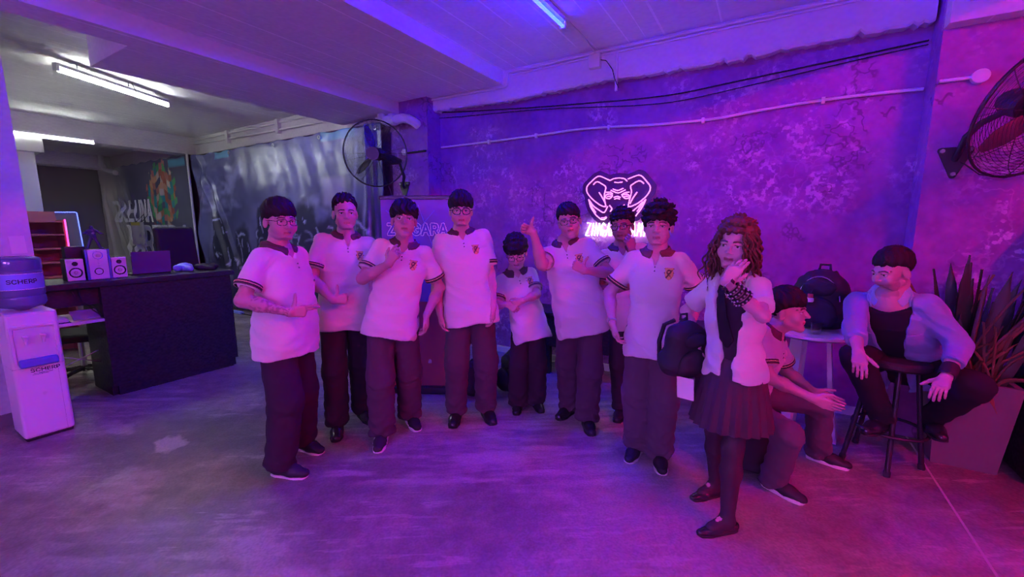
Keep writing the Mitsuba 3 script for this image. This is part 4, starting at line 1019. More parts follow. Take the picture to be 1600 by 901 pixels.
def wall_fan(key, label, c, aim, plate, elbow_pts, R=.395):
    """A caged three-blade fan on a bent arm from a triangular wall plate. c: hub, aim: where it blows."""
    thing(key, label, 'fan')
    d = nrm(aim); x = nrm(np.cross(ZP, d)); y = np.cross(d, x)
    def at(px, py, pz): return c + x * px + y * py + d * pz
    a = np.linspace(0, 2 * math.pi, 48, endpoint=False)
    def circ(r, z, rad, n=6): return tube([at(math.cos(t) * r, math.sin(t) * r, z) for t in a], rad, n, closed=True)
    put(key + '__rim', circ(R, 0, .0075, 8), 'black_metal', smooth=True)
    def dep(r): return .085 * math.sqrt(max(0, 1 - (r / R) ** 2)) + .004
    for s, nm in ((1, 'front_guard'), (-1, 'rear_guard')):
        ms = [circ(R * (.22 + .76 * i / 17), s * dep(R * (.22 + .76 * i / 17)), .0014, 4) for i in range(18)]
        for t in np.arange(8) * math.pi / 4 + (.2 if s < 0 else 0): ms.append(tube([at(math.cos(t) * r, math.sin(t) * r, s * (dep(r) + .002)) for r in np.linspace(R * .2, R, 12)], .0022, 5))
        if s > 0: ms.append(place(trimesh.creation.cylinder(radius=R * .2, height=.012, sections=32), at(0, 0, dep(R * .2)), x, y))
        put(key + '__' + nm, cat(*ms), 'black_metal', smooth=40)
    put(key + '__hub', place(lathe([(.0, -.05), (.06, -.05), (.075, 0), (.06, .045), (0, .06)], 24), c, x, y), 'black_plastic', smooth=40)
    put(key + '__motor', place(lathe([(0, -.24), (.05, -.24), (.075, -.2), (.078, -.1), (.05, -.085), (0, -.085)], 24), c, x, y), 'black_metal', smooth=40)
    for i in range(3):
        t0 = math.pi / 2 + .25 + i * 2 * math.pi / 3; vv = []
        rs = np.linspace(.05, R * .86, 10)
        for off in (.003, -.003):
            for r in rs:
                hw = np.interp(r, [.05, .12, R * .6, R * .86], [.025, .045, .05, .018]); tw = .75 - r * 1.1
                for k in (-1, -.33, .33, 1):
                    tt = hw * k; vv.append(at(math.cos(t0) * r - math.sin(t0) * tt * math.cos(tw), math.sin(t0) * r + math.cos(t0) * tt * math.cos(tw), tt * math.sin(tw) + off))
        f = []
        for i2 in range(9):
            for k in range(3): q = i2 * 4 + k; f += [(q, q + 1, q + 5, q + 4), (40 + q, 44 + q, 45 + q, 41 + q)]
            f += [(i2 * 4, i2 * 4 + 4, i2 * 4 + 44, i2 * 4 + 40), (i2 * 4 + 3, i2 * 4 + 43, i2 * 4 + 47, i2 * 4 + 7)]
        for k in range(3): f += [(36 + k, 37 + k, 77 + k, 76 + k), (k, 40 + k, 41 + k, k + 1)]
        put(key + '__blade' + ('' if i == 0 else '_%03d' % i), (np.array(vv), np.array(f)), 'black_plastic', smooth=60)
    put(key + '__arm', tube(elbow_pts, .019, 12), 'black_metal', smooth=40)
    tri = Polygon([(-.075, .065), (.075, .065), (.0, -.11)]).buffer(.018)
    put(key + '__wall_plate', place(trimesh.creation.extrude_polygon(tri, .012, engine='earcut'), plate + V(0, -.0, 0), XP, ZP), 'black_metal')
    for i, (bx, bz) in enumerate(((-.07, .06), (.07, .06), (0, -.1))): put(key + '__bolt' + ('' if i == 0 else '_%03d' % i), trimesh.creation.cylinder(radius=.014, segment=[plate + V(bx, -.026, bz), plate + V(bx, -.01, bz)], sections=6), 'steel')
c = V(-4.24, 3.75, 2.49)
wall_fan('wall_fan', 'black caged wall fan left of the group, in front of the tarpaulin edge', c, V(.50, -.86, -.12), V(-4.2, 4.2, 2.10), [c + V(-.08, .14, .0), c + V(.06, .2, -.10), V(-4.1, 4.02, 2.40), V(-4.12, 4.11, 2.24), V(-4.2, 4.16, 2.13), V(-4.2, 4.19, 2.10)])
put('wall_fan__cord', tube([c + V(-.06, .1, -.05), c + V(.0, .15, -.3), V(-4.28, 4.05, 2.0), V(-4.26, 4.15, 1.8)], .005, 6), 'cable', smooth=True)
c = V(1.29, 3.70, 2.27)
wall_fan('wall_fan_001', 'black caged wall fan at the right edge on the magenta pillar', c, V(.50, -.72, -.42), V(1.07, 4.2, 2.07), [c + V(-.06, .14, .09), c + V(-.10, .2, .04), V(1.12, 4.0, 2.27), V(1.08, 4.08, 2.2), V(1.07, 4.14, 2.10), V(1.07, 4.19, 2.07)])
put('wall_fan_001__cord', tube([V(1.1, 4.17, 2.05), V(1.2, 4.18, 1.96), V(1.32, 4.18, 1.93), V(1.6, 4.18, 2.0)], .004, 6), 'cable', smooth=True)

# pipes and cables
thing('wall_pipe', 'thin pale conduit running across the back wall above the neon sign', 'pipe')
pp = [(-3.75, 2.62), (-3.02, 2.62), (-2.4, 2.625), (-1.86, 2.635), (-1.4, 2.615), (-1.0, 2.59), (-.55, 2.58), (-.1, 2.61), (.4, 2.63), (.9, 2.62)]
from scipy.interpolate import PchipInterpolator
q = np.linspace(-3.75, .905, 60); zz = PchipInterpolator([p[0] for p in pp], [p[1] for p in pp])(q)
put('wall_pipe__pipe', tube(np.stack([q, q * 0 + WALL - .02, zz], 1), .0125, 10), 'pvc_white', smooth=True)
for i, xx in enumerate((-3.0, -2.35, -1.5, -.6, .3)):
    k = int(np.argmin(abs(q - xx))); put('wall_pipe__clip' + ('' if i == 0 else '_%03d' % i), box(xx - .012, xx + .012, WALL - .037, WALL + .002, zz[k] - .028, zz[k] + .022), 'pvc_white')
thing('wall_pipe_001', 'pale conduit with round box across the right pillar', 'pipe')
put('wall_pipe_001__pipe', tube([V(.93, 4.18, 2.6), V(1.1, 4.18, 2.6)], .0125, 10), 'pvc_white', smooth=40)
put('wall_pipe_001__round_box', trimesh.creation.cylinder(radius=.045, segment=[(1.13, 4.16, 2.6), (1.13, 4.205, 2.6)], sections=24), 'pvc_white', smooth=40)
thing('wall_pipe_002', 'short conduit with a box on the pillar right of the left fan', 'pipe')
put('wall_pipe_002__pipe', tube([V(-4.2, 4.185, 2.55), V(-3.8, 4.185, 2.55)], .011, 10), 'cable', smooth=40)
put('wall_pipe_002__round_box', trimesh.creation.cylinder(radius=.04, segment=[(-4.16, 4.16, 2.56), (-4.16, 4.205, 2.56)], sections=24), 'pvc_white', smooth=40)
thing('ceiling_conduit', 'pale conduit stepping along the top of the plaster beam', 'pipe')
put('ceiling_conduit__pipe', tube([V(-4.0, 4.30, 3.185), V(-2.69, 4.30, 3.165), V(-2.66, 4.30, 3.18), V(-2.65, 4.30, 3.29), V(-2.63, 4.30, 3.31), V(-1.6, 4.30, 3.318), V(.9, 4.30, 3.32)], .013, 10), 'pvc_white', smooth=40)
put('ceiling_conduit__pipe_001', tube([V(-2.6, 4.305, 3.28), V(-1.62, 4.305, 3.285), V(.9, 4.305, 3.29)], .008, 8), 'pvc_white', smooth=40)
put('ceiling_conduit__junction_box', rbox(-1.68, -1.56, 4.26, 4.33, 3.17, 3.30, .01), 'pvc_white', smooth=40)
put('ceiling_conduit__drop_pipe', tube([V(-1.40, 4.31, 3.29), V(-1.40, 4.31, 2.93)], .014, 10), 'pvc_white', smooth=40)
put('ceiling_conduit__wire', tube([V(-1.56, 4.29, 3.24), V(-1.5, 4.28, 3.22), V(-1.43, 4.28, 3.12), V(-1.41, 4.28, 3.04), V(-1.37, 4.3, 2.95)], .004, 6), 'cable', smooth=True)
thing('ceiling_cable', 'thin cable from the blue tube lamp to the junction box', 'cable')
scene['ceiling_cable'] = mikit.ply(tube([V(-1.62, 2.4, 3.343), V(-1.6, 3.4, 3.343), V(-1.61, 4.0, 3.343), V(-1.61, 4.27, 3.31)], .006, 6), 'pvc_white', smooth=True)
thing('hanging_cable', 'slack black cable strung under the ragged plaster beam', 'cable')
w = [(-3.77, 3.06), (-2.8, 2.97), (-1.86, 2.9), (-.9, 2.85), (-.35, 2.88), (.3, 2.92), (.9, 2.96)]
q = np.linspace(-3.77, .9, 50); zz = PchipInterpolator([p[0] for p in w], [p[1] for p in w])(q)
scene['hanging_cable'] = mikit.ply(cat(tube(np.stack([q, q * 0 + WALL - .012, zz], 1), .006, 6), tube(np.stack([q, q * 0 + WALL - .02, zz - .05 + .02 * np.sin(q * 2)], 1), .004, 6)), 'cable', smooth=True)
thing('drain_pipe', 'fat white elbow pipe at the top of the left pillar', 'pipe')
put('drain_pipe__elbow', tube([V(-4.455, 4.07, 3.045), V(-4.44, 4.075, 2.99), V(-4.40, 4.08, 2.96), V(-4.34, 4.08, 2.95)], .05, 16), 'pvc_white', smooth=40)
put('drain_pipe__collar', tube([V(-4.36, 4.08, 2.95), V(-4.2, 4.08, 2.95)], .066, 18), 'pvc_white', smooth=40)
put('drain_pipe__elbow_001', tube([V(-4.2, 4.08, 2.95), V(-4.08, 4.08, 2.955), V(-4.0, 4.1, 2.94), V(-3.95, 4.15, 2.91), V(-3.94, 4.21, 2.88)], .058, 16), 'pvc_white', smooth=40)
thing('drain_pipe_001', 'small white elbow pipe in the far corner above the letter tarpaulin', 'pipe')
put('drain_pipe_001__pipe', tube([V(-14.3, 4.0, 3.33), V(-14.3, 4.0, 3.1), V(-14.15, 4.0, 2.95), V(-13.6, 4.03, 2.86)], .06, 12), 'pvc_white', smooth=40); put('drain_pipe_001__collar', tube([V(-14.3, 4.0, 3.06), V(-14.3, 4.0, 3.16)], .075, 12), 'pvc_white', smooth=40)
thing('pipe_bracket', 'pale bracket where the wide beam meets the pillar', 'bracket')
put('pipe_bracket__post', box(-4.36, -4.28, 4.10, 4.2, 3.0, 3.2), 'pvc_white'); put('pipe_bracket__shelf', box(-4.66, -4.52, 4.15, 4.2, 3.02, 3.05), 'pvc_white')
thing('ceiling_conduit_001', 'white conduit along the beam over the grey tarpaulin', 'pipe')
put('ceiling_conduit_001__pipe', tube([V(-9.9, 4.2, 3.27), V(-5.45, 4.2, 3.27)], .02, 10), 'pvc_white', smooth=40)
put('ceiling_conduit_001__pipe_001', tube([V(-9.9, 4.19, 3.2), V(-8.0, 4.19, 3.16), V(-5.45, 4.19, 3.14)], .016, 10), 'pvc_white', smooth=40)
put('ceiling_conduit_001__bracket', box(-7.02, -6.95, 4.16, 4.23, 3.1, 3.32), 'pvc_white'); put('ceiling_conduit_001__bracket_001', box(-8.62, -8.55, 4.16, 4.23, 3.1, 3.32), 'pvc_white')

# roll-up stand
thing('rollup_banner', 'violet and red roll-up stand behind the young man with the hand at his chin', 'banner')
ra, rb = V(-3.08, 2.76, 0), V(-2.42, 3.12, 0); rx = nrm(rb - ra); rn = nrm(np.cross(rx, ZP)); W_ = np.linalg.norm(rb - ra)
def onr(x, z, lift=0): return ra + rx * x + ZP * z + rn * lift
put('rollup_banner__upper_print', place(rbox(0, W_, .9, 1.86, -.003, .003, .003), ra, rx, ZP), 'violet_print', smooth=30)
put('rollup_banner__lower_print', place(rbox(0, W_, .06, .9, -.003, .003, .003), ra, rx, ZP), 'red_print', smooth=30)
put('rollup_banner__top_rail', place(rbox(-.01, W_ + .01, 1.85, 1.885, -.012, .012, .006), ra, rx, ZP), 'black_metal', smooth=30)
put('rollup_banner__base', place(rbox(-.01, W_ + .01, 0, .07, -.06, .06, .015), ra, rx, ZP), 'black_metal', smooth=30)
put('rollup_banner__pole', tube([onr(W_ / 2, .05, -.03), onr(W_ / 2, 1.86, -.02)], .009, 8), 'steel', smooth=40)
def rtext(t, x, z, h, width=None, rot=False, bold=True):
    m = meshkit.text_mesh(t, h, .003, bold=bold)
    if width: e = m.bounds; m.vertices[:, 0] = (m.vertices[:, 0] - e[0, 0]) * width / (e[1, 0] - e[0, 0])
    return place(m, onr(x, z, .0035), ZP if rot else rx, -rx if rot else ZP)
outl = [rtext('ZINGARA', .06 + .008 * math.cos(k * math.pi / 4), 1.53 + .008 * math.sin(k * math.pi / 4), .10, .56) for k in range(8)]
ol = cat(*outl); ol.vertices -= rn * .002; put('rollup_banner__letter_outline', ol, 'print_white', label='white outline of the big word')
put('rollup_banner__lettering', rtext('ZINGARA', .06, 1.53, .10, .56), 'letter_violet', label='big outlined word')
put('rollup_banner__lettering_001', rtext('ZINGARA', .50, .98, .045, .26, rot=True), 'print_white', label='small upright word')
put('rollup_banner__lettering_002', rtext('.com', .47, .88, .05, .12), 'print_white', label='small white print')
put('rollup_banner__lettering_003', rtext('a', .40, .3, .045), 'print_white', label='small white print')
for i, (xx, z0, z1, x2) in enumerate(((.05, 1.75, 1.55, .3), (.1, 1.3, 1.75, .5), (.55, 1.2, 1.8, .35))): put('rollup_banner__print_line' + ('' if i == 0 else '_%03d' % i), tube([onr(xx, z0, .004), onr(x2, z1, .004)], .003, 5), 'label_blue')
NICE = {'w': .0265, 'h': .0175}
# ---------------------------------------------------------------- desk zone
thing('desk', 'black reception desk with plinth, behind the water dispenser', 'desk')
put('desk__front_panel', box(-5.26, -5.2, 1.32, 2.42, .1, 1.06), 'black_board'); put('desk__plinth', box(-5.3, -5.23, 1.36, 2.38, 0, .1), 'black_board')
put('desk__top', rbox(-5.75, -5.17, .96, 2.46, 1.06, 1.115, .006), 'black_board', smooth=30); put('desk__side_panel', box(-5.75, -5.26, 2.36, 2.42, 0, 1.06), 'black_board')
put('desk__side_panel_001', box(-5.75, -5.26, 1.32, 1.38, 0, 1.06), 'black_board'); put('desk__apron', box(-5.3, -5.26, .98, 1.32, .9, 1.06), 'black_board')
put('desk__low_shelf', box(-5.75, -5.2, .96, 1.32, .74, .765), 'white_plastic', label='pale lower shelf')
put('desk__leg', box(-5.75, -5.7, .97, 1.02, 0, 1.06), 'black_board')
for i, (a, b) in enumerate((((-5.5, .98, .28), (-5.5, 1.33, .42)), ((-5.5, .98, .45), (-5.5, 1.33, .30)))): put('desk__brace' + ('' if i == 0 else '_001'), tube([V(*a), V(*b)], .006, 6), 'steel', smooth=40)
thing('book', 'thick pale open book on the low shelf of the desk', 'book')
put('book__pages', rbox(-5.5, -5.24, 1.0, 1.10, .770, .80, .006), 'paper', smooth=30); put('book__cover', box(-5.51, -5.23, .99, 1.11, .766, .769), 'ink_dark')
thing('folder', 'lilac folder leaning on the low shelf of the desk', 'folder')
put('folder', place(rbox(0, .18, 0, .14, 0, .012, .004), V(-5.23, 1.125, .772), V(.0, 1, .0), V(-.9, .0, .5)), 'cloth_grey', smooth=30)

thing('desk_cable', 'thin dark cables drooping from the desk over the low shelf', 'cable')
scene['desk_cable'] = mikit.ply(cat(tube([V(-5.24, 1.18, 1.05), V(-5.22, 1.20, .92), V(-5.215, 1.26, .85), V(-5.205, 1.30, .80), V(-5.205, 1.31, .772)], .004, 6), tube([V(-5.24, 1.14, 1.05), V(-5.21, 1.16, .95), V(-5.21, 1.25, .90), V(-5.21, 1.29, .84), V(-5.21, 1.31, .772)], .004, 6)), 'cable', smooth=True)

def speaker(key, label, x, y0, y1, z1, big=False):
    thing(key, label, 'speaker', None)
    z0 = 1.115; cy, w = (y0 + y1) / 2, y1 - y0
    put(key + '__cabinet', rbox(x - .14, x - .006, y0, y1, z0, z1, .006), 'black_plastic', smooth=30)
    put(key + '__front', rbox(x - .012, x, y0 + .002, y1 - .002, z0 + .002, z1 - .002, .004), 'white_plastic', smooth=30)
    def disc(y, z, prof, nm, m): put(key + '__' + nm, place(lathe(prof, 28), V(x, y, z), YP, ZP), m, smooth=40)
    if not big:
        disc(cy, z0 + .075, [(.046, -.004), (.046, .004), (.038, .006), (.034, -.003), (.014, -.006), (.013, .004), (0, .008)], 'woofer', 'black_plastic')
        disc(cy, z0 + .155, [(.02, -.004), (.02, .004), (.012, .003), (.008, .006), (0, .007)], 'tweeter', 'black_plastic')
        disc(cy, z0 + .075, [(.012, .003), (.009, .009), (0, .011)], 'dust_cap', 'steel')
    else:
        disc(cy - .005, z0 + .075, [(.032, -.02), (.032, .003), (.026, .003), (.024, -.02)], 'bass_port', 'black_plastic')
        disc(cy, z0 + .225, [(.036, 0), (.036, .004), (.033, .004), (.032, 0)], 'dial_ring', 'blue_plastic')
        disc(cy, z0 + .225, [(.016, 0), (.015, .012), (0, .012)], 'dial', 'steel')
        for i, dz in enumerate((.125, .15, .175)): disc(cy, z0 + dz, [(.007, 0), (.006, .007), (0, .008)], 'knob' + ('' if i == 0 else '_%03d' % i), 'steel')
        for i, yy in enumerate((y0 - .008, y1 + .008)): put(key + '__side_post' + ('' if i == 0 else '_001'), rbox(x - .02, x + .004, yy - .008, yy + .008, z0, z1, .005), 'blue_plastic', smooth=30)
speaker('speaker', 'small speaker with round cone left of the tall centre unit on the desk', -5.36, 1.155, 1.278, 1.315)
speaker('speaker_001', 'tall subwoofer unit with dial and port, middle of the speakers on the desk', -5.35, 1.305, 1.445, 1.395, True)
speaker('speaker_002', 'small speaker with round cone right of the tall centre unit, beside the laptop', -5.36, 1.465, 1.58, 1.315)
put('storage_box', rbox(-5.62, -5.52, 1.2, 1.34, 1.115, 1.42, .005), 'black_plastic', smooth=30); thing('storage_box', 'dark box behind the speakers on the desk', 'box')
# figurine
thing('figurine', 'small dark standing figurine with arms spread on the tall speaker unit', 'figurine')
o = V(-5.40, 1.372, 1.395)
fg = union([capsule(o + V(0, -.045, .008), o + V(0, -.012, .11), .011, .012), capsule(o + V(0, .045, .008), o + V(0, .012, .11), .011, .012), capsule(o + V(0, 0, .115), o + V(0, 0, .165), .02, .028), capsule(o + V(0, -.025, .175), o + V(0, -.055, .15), .010, .009), capsule(o + V(0, -.055, .15), o + V(0.01, -.02, .135), .009, .007), capsule(o + V(0, .025, .175), o + V(0, .055, .15), .010, .009), capsule(o + V(0, .055, .15), o + V(.01, .075, .14), .008, .006), capsule(o + V(0, 0, .19), o + V(0, 0, .205), .009, .014), capsule(o + V(0, -.06, .006), o + V(.02, -.06, .006), .009, .008), capsule(o + V(0, .06, .006), o + V(.02, .06, .006), .009, .008)], .012)
put('figurine__body', polygonize(fg, o - .1, o + V(.1, .12, .25), .005), 'ink_dark', smooth=True)
put('figurine__chest', place(lathe([(.0, 0), (.014, .004), (.0, .02)], 14), o + V(.016, 0, .15), YP, ZP), 'cloth_grey', smooth=True)
# laptop
thing('laptop', 'open laptop seen from the back of its lid on the desk', 'laptop')
put('laptop__base', rbox(-5.66, -5.44, 1.63, 1.96, 1.115, 1.133, .006), 'black_plastic', smooth=30)
put('laptop__lid', place(rbox(0, .325, 0, .225, 0, .009, .004), V(-5.43, 1.632, 1.13), YP, V(.10, 0, 1)), 'violet_lid' if 'violet_lid' in scene else 'black_plastic', smooth=30)
put('laptop__screen', place(box(.012, .313, .014, .213, -.0012, 0), V(-5.43, 1.632, 1.13), YP, V(.10, 0, 1)), 'ink_dark')
put('laptop__keyboard', box(-5.62, -5.52, 1.66, 1.93, 1.133, 1.1345), 'ink_dark')
def clutter(key, label, cat_, c, r, m, n=9, seed=1):
    rng = np.random.default_rng(seed); fs = [capsule(c + rng.normal(0, 1, 3) * r * V(.5, .6, .15), c + rng.normal(0, 1, 3) * r * V(.6, .7, .2), r[2] * .5, r[2] * .4) for _ in range(n)]
    u = union(fs, .02); put(key, polygonize(lambda p: smax(u(p), (1.116 - p[:, 2]).astype(f32), .004), c - .25, c + .25, .007), m, smooth=True); thing(key, label, cat_)
clutter('cloth_bundle', 'blue cloth bundle on the desk right of the laptop', 'cloth', V(-5.5, 2.10, 1.155), V(.07, .06, .07), 'label_blue', seed=3)
clutter('cloth_bundle_001', 'dark bag lying on the far end of the desk', 'bag', V(-5.45, 2.31, 1.15), V(.09, .1, .06), 'nylon_black', seed=5)

def office_chair(key, label, x, y, rot):
    thing(key, label, 'chair')
    M = lambda m: (m.apply_transform(trimesh.transformations.rotation_matrix(rot, [0, 0, 1])), m.apply_translation((x, y, 0)), m)[-1]
    for i in range(5):
        t = i * 2 * math.pi / 5 + .3
        put(key + '__leg' + ('' if i == 0 else '_%03d' % i), M(tube([V(0, 0, .12), V(math.cos(t) * .17, math.sin(t) * .17, .105), V(math.cos(t) * .31, math.sin(t) * .31, .075)], [.025, .02, .016], 8)), 'black_plastic', smooth=40)
        wl = [trimesh.creation.cylinder(radius=.03, segment=[V(math.cos(t) * .32, math.sin(t) * .32, .03) + V(-math.sin(t), math.cos(t), 0) * s for s in (a, a + .018)], sections=18) for a in (-.026, .008)]
        put(key + '__caster' + ('' if i == 0 else '_%03d' % i), M(cat(*wl)), 'black_plastic', smooth=40)
    put(key + '__gas_lift', M(trimesh.creation.cylinder(radius=.025, segment=[(0, 0, .1), (0, 0, .44)], sections=16)), 'steel', smooth=40)
    put(key + '__seat', M(rbox(-.24, .24, -.24, .24, .43, .52, .04, 16)), 'nylon_black', smooth=40)
    put(key + '__backrest', M(place(rbox(-.22, .22, 0, .74, -.04, .04, .038, 16), V(-.24, 0, .86), YP, V(-.12, 0, 1))), 'nylon_black', smooth=40)
    put(key + '__back_support', M(tube([V(0, 0, .44), V(-.25, 0, .46), V(-.3, 0, .7), V(-.29, 0, .95)], .02, 8)), 'black_metal', smooth=40)
office_chair('office_chair', 'dark office chair with a tall back behind the right end of the desk', -6.06, 2.42, .15)
office_chair('office_chair_001', 'black swivel chair base standing under the open end of the desk', -6.15, 1.35, 2.6)
for k in list(scene):
    if k.startswith('office_chair_001__back'): del scene[k]
# shelf and its light strips
thing('shelf_unit', 'red-lit wooden shelf unit with five shelves left of the speakers', 'shelf')
SX = -7.5
put('shelf_unit__back', box(SX - .34, SX - .32, 1.28, 1.67, 0, 1.72), 'shelf_red')
for i, (yy) in enumerate((1.28, 1.65)): put('shelf_unit__side' + ('' if i == 0 else '_001'), box(SX - .32, SX, yy, yy + .02, 0, 1.68 if i else 1.78), 'shelf_red')
for i, z in enumerate((.6, .98, 1.16, 1.33, 1.50, 1.66)): put('shelf_unit__board' + ('' if i == 0 else '_%03d' % i), box(SX - .32, SX, 1.30, 1.65, z - .01, z + .01), 'shelf_red')
put('shelf_unit__cornice', box(SX - .3, SX - .02, 1.28, 1.6, 1.67, 1.78), 'shelf_red')
thing('light_strip', 'pink glowing light strip up the side of the red shelf unit', 'light strip')
scene['light_strip'] = mikit.ply(tube([V(SX + .01, 1.672, 1.02), V(SX + .01, 1.672, 1.69)], .009, 8), 'white_plastic', smooth=40, emitter=emit(STRIP_PINK))
thing('light_strip_001', 'blue glowing light strip bent around a dark corner behind the speakers', 'light strip')
scene['light_strip_001'] = mikit.ply(tube([V(-9.0, 1.8, 1.80), V(-9.0, 2.14, 1.81), V(-9.0, 2.15, 1.80), V(-9.0, 2.17, 1.1)], .008, 8), 'white_plastic', smooth=40, emitter=emit(STRIP_BLUE))
thing('partition', 'dark grey partition edged by the blue light strip', 'partition'); put('partition', box(-9.05, -9.01, 1.7, 2.16, 0, 1.80), 'grey_wall')
thing('paper_sheet', 'sheet of paper taped to the foreground column above the water bottle', 'paper')
put('paper_sheet', place(box(0, .085, 0, .14, 0, .001), V(-5.198, .83, 1.39), V(0, 1, .03), V(0, -.03, 1)), 'paper')

# ---------------------------------------------------------------- water dispenser
thing('water_dispenser', 'white floor-standing water dispenser with blue drip tray at the left edge', 'water dispenser')
D0 = V(-4.65, .645, 0); dw = .275
def dq(m): return place(m, D0, YP, ZP)       # x: along the front, y: up, z: towards the room
put('water_dispenser__body', dq(rbox(0, dw, .02, .98, -.31, 0, .022, 12)), 'white_plastic', smooth=40)
put('water_dispenser__foot', dq(rbox(.01, dw - .01, 0, .03, -.3, -.01, .008)), 'black_plastic', smooth=30)
put('water_dispenser__panel', dq(rbox(.03, dw - .035, .60, .865, -.01, .004, .006)), 'pale_paint', smooth=30)
fr = Polygon([(.025, .59), (dw - .03, .59), (dw - .03, .875), (.025, .875)]).buffer(.012).difference(Polygon([(.035, .60), (dw - .04, .60), (dw - .04, .865), (.035, .865)]).buffer(.008))
put('water_dispenser__panel_frame', dq(trimesh.creation.extrude_polygon(fr, .016, engine='earcut')), 'white_plastic')
put('water_dispenser__drip_tray', dq(rbox(.035, dw - .04, .575, .635, -.0, .05, .012)), 'blue_plastic', smooth=40)
for i, xx in enumerate((.085, .175)):
    put('water_dispenser__tap' + ('' if i == 0 else '_001'), dq(cat(rbox(xx - .012, xx + .012, .77, .80, .0, .04, .005), rbox(xx - .016, xx + .016, .795, .812, .0, .048, .005), trimesh.creation.cylinder(radius=.008, segment=[(xx, .745, .03), (xx, .775, .03)], sections=12))), 'white_plastic', smooth=40)
put('water_dispenser__seam', dq(cat(box(.0, dw, .565, .568, -.2, .0008), box(dw - .045, dw - .043, .03, .565, 0, .0008))), 'cloth_grey')
put('water_dispenser__keyhole', dq(lathe([(.011, 0), (.010, .003), (.004, .003), (.004, .001)], 20).apply_translation((.14, .35, 0))), 'pale_paint', smooth=40)
t_ = meshkit.text_mesh('SCHERP', .026, .0012, bold=True); t_.vertices[:, 0] *= 1.12; t_.apply_translation((.085, .525, .0005)); put('water_dispenser__lettering', dq(t_), 'ink_dark', label='dark brand lettering')
for i, (xx, w_, z) in enumerate(((.09, .07, .556), (.10, .10, .512), (.095, .085, .503))): put('water_dispenser__small_print' + ('' if i == 0 else '_%03d' % i), dq(box(xx, xx + w_, z, z + .003, 0, .001)), 'ink_dark')
thing('water_bottle', 'large blue water bottle with a label upside down on the dispenser', 'water bottle')
bc = V(-4.81, .775, .98)
prof = [(.03, 0), (.05, .012), (.12, .035), (.132, .06), (.132, .10), (.126, .112), (.132, .124), (.134, .17), (.134, .29), (.127, .302), (.134, .315), (.134, .375), (.126, .395), (.10, .405), (0, .40)]
m = lathe(prof, 48); m.apply_translation(bc); put('water_bottle__bottle', m, 'water_blue', smooth=50)
a = np.linspace(-1.9, 1.05, 30); v = np.array([bc + V(math.cos(t) * .1365, math.sin(t) * .1365, z) for z in (.165, .285) for t in a]); vi = np.array([bc + V(math.cos(t) * .134, math.sin(t) * .134, z) for z in (.165, .285) for t in a])
f = [(j, j + 1, 30 + j + 1, 30 + j) for j in range(29)]; f2 = np.vstack([f, np.array(f)[:, ::-1] + 60, [[0, 60, 61, 1]] * 1])
put('water_bottle__label', (np.vstack([v, vi]), f2), 'label_blue', smooth=60, label='pale blue paper label')
def wrap(text, t0, z, h, k=1.0):
    m = meshkit.text_mesh(text, h, .0008, bold=True).subdivide_to_size(.03); th = t0 + m.vertices[:, 0] * k / .137; r = .1368 + m.vertices[:, 2]
    m.vertices = bc + np.stack([np.cos(th) * r, np.sin(th) * r, z + m.vertices[:, 1]], 1); return m
put('water_bottle__lettering', wrap('SCHERP', -.62, .212, .030), 'ink_dark'); put('water_bottle__label_border', cat(*[tube([bc + V(math.cos(t) * .137, math.sin(t) * .137, z) for t in a], .0016, 5) for z in (.168, .282)]), 'print_white', smooth=True)

# ---------------------------------------------------------------- right side and behind the group
thing('console_table', 'long dark table against the back wall behind the group', 'table')
put('console_table__top', rbox(-2.25, -.3, 3.98, 4.4, .66, .70, .008), 'black_board', smooth=30); put('console_table__apron', box(-2.2, -.35, 4.0, 4.03, .32, .66), 'black_board')
for i, (xx, yy) in enumerate(((-1.97, 4.05), (-.45, 4.05), (-2.15, 4.36), (-.45, 4.36))): put('console_table__leg' + ('' if i == 0 else '_%03d' % i), box(xx - .025, xx + .025, yy - .025, yy + .025, 0, .66), 'black_metal')
thing('round_table', 'small round white table with splayed legs beside the young man seated in profile', 'table')
tc = V(.33, 3.86, 0)
m = lathe([(0, .80), (.27, .80), (.285, .812), (.285, .828), (.275, .835), (0, .835)], 48); m.apply_translation(tc); put('round_table__top', m, 'white_plastic', smooth=40)
for i in range(3):
    t = -2.25 + i * 2 * math.pi / 3; d = V(math.cos(t), math.sin(t), 0); s = V(-d[1], d[0], 0); v = []
    for r, z, w_ in ((.12, .80, .045), (.16, .4, .055), (.22, 0, .065)):
        for k, h in ((-1, .014), (1, .014), (1, -.014), (-1, -.014)): v.append(tc + d * (r + h) + s * w_ * k + ZP * z)
    f = [(a_ + k, a_ + (k + 1) % 4, a_ + 4 + (k + 1) % 4, a_ + 4 + k) for a_ in (0, 4) for k in range(4)] + [(3, 2, 1, 0), (8, 9, 10, 11)]
    put('round_table__leg' + ('' if i == 0 else '_%03d' % i), (np.array(v), np.array(f)[:, ::-1]), 'white_plastic')
thing('drinking_glass', 'small clear drinking glass on the round white table', 'glass')
m = lathe([(0, .0), (.03, .0), (.036, .085), (.033, .085), (.028, .006), (0, .006)], 24); m.apply_translation(tc + V(.02, -.16, .836)); scene['glass_clear'] = {'type': 'dielectric', 'int_ior': 1.5}; put('drinking_glass', m, 'glass_clear', smooth=40)

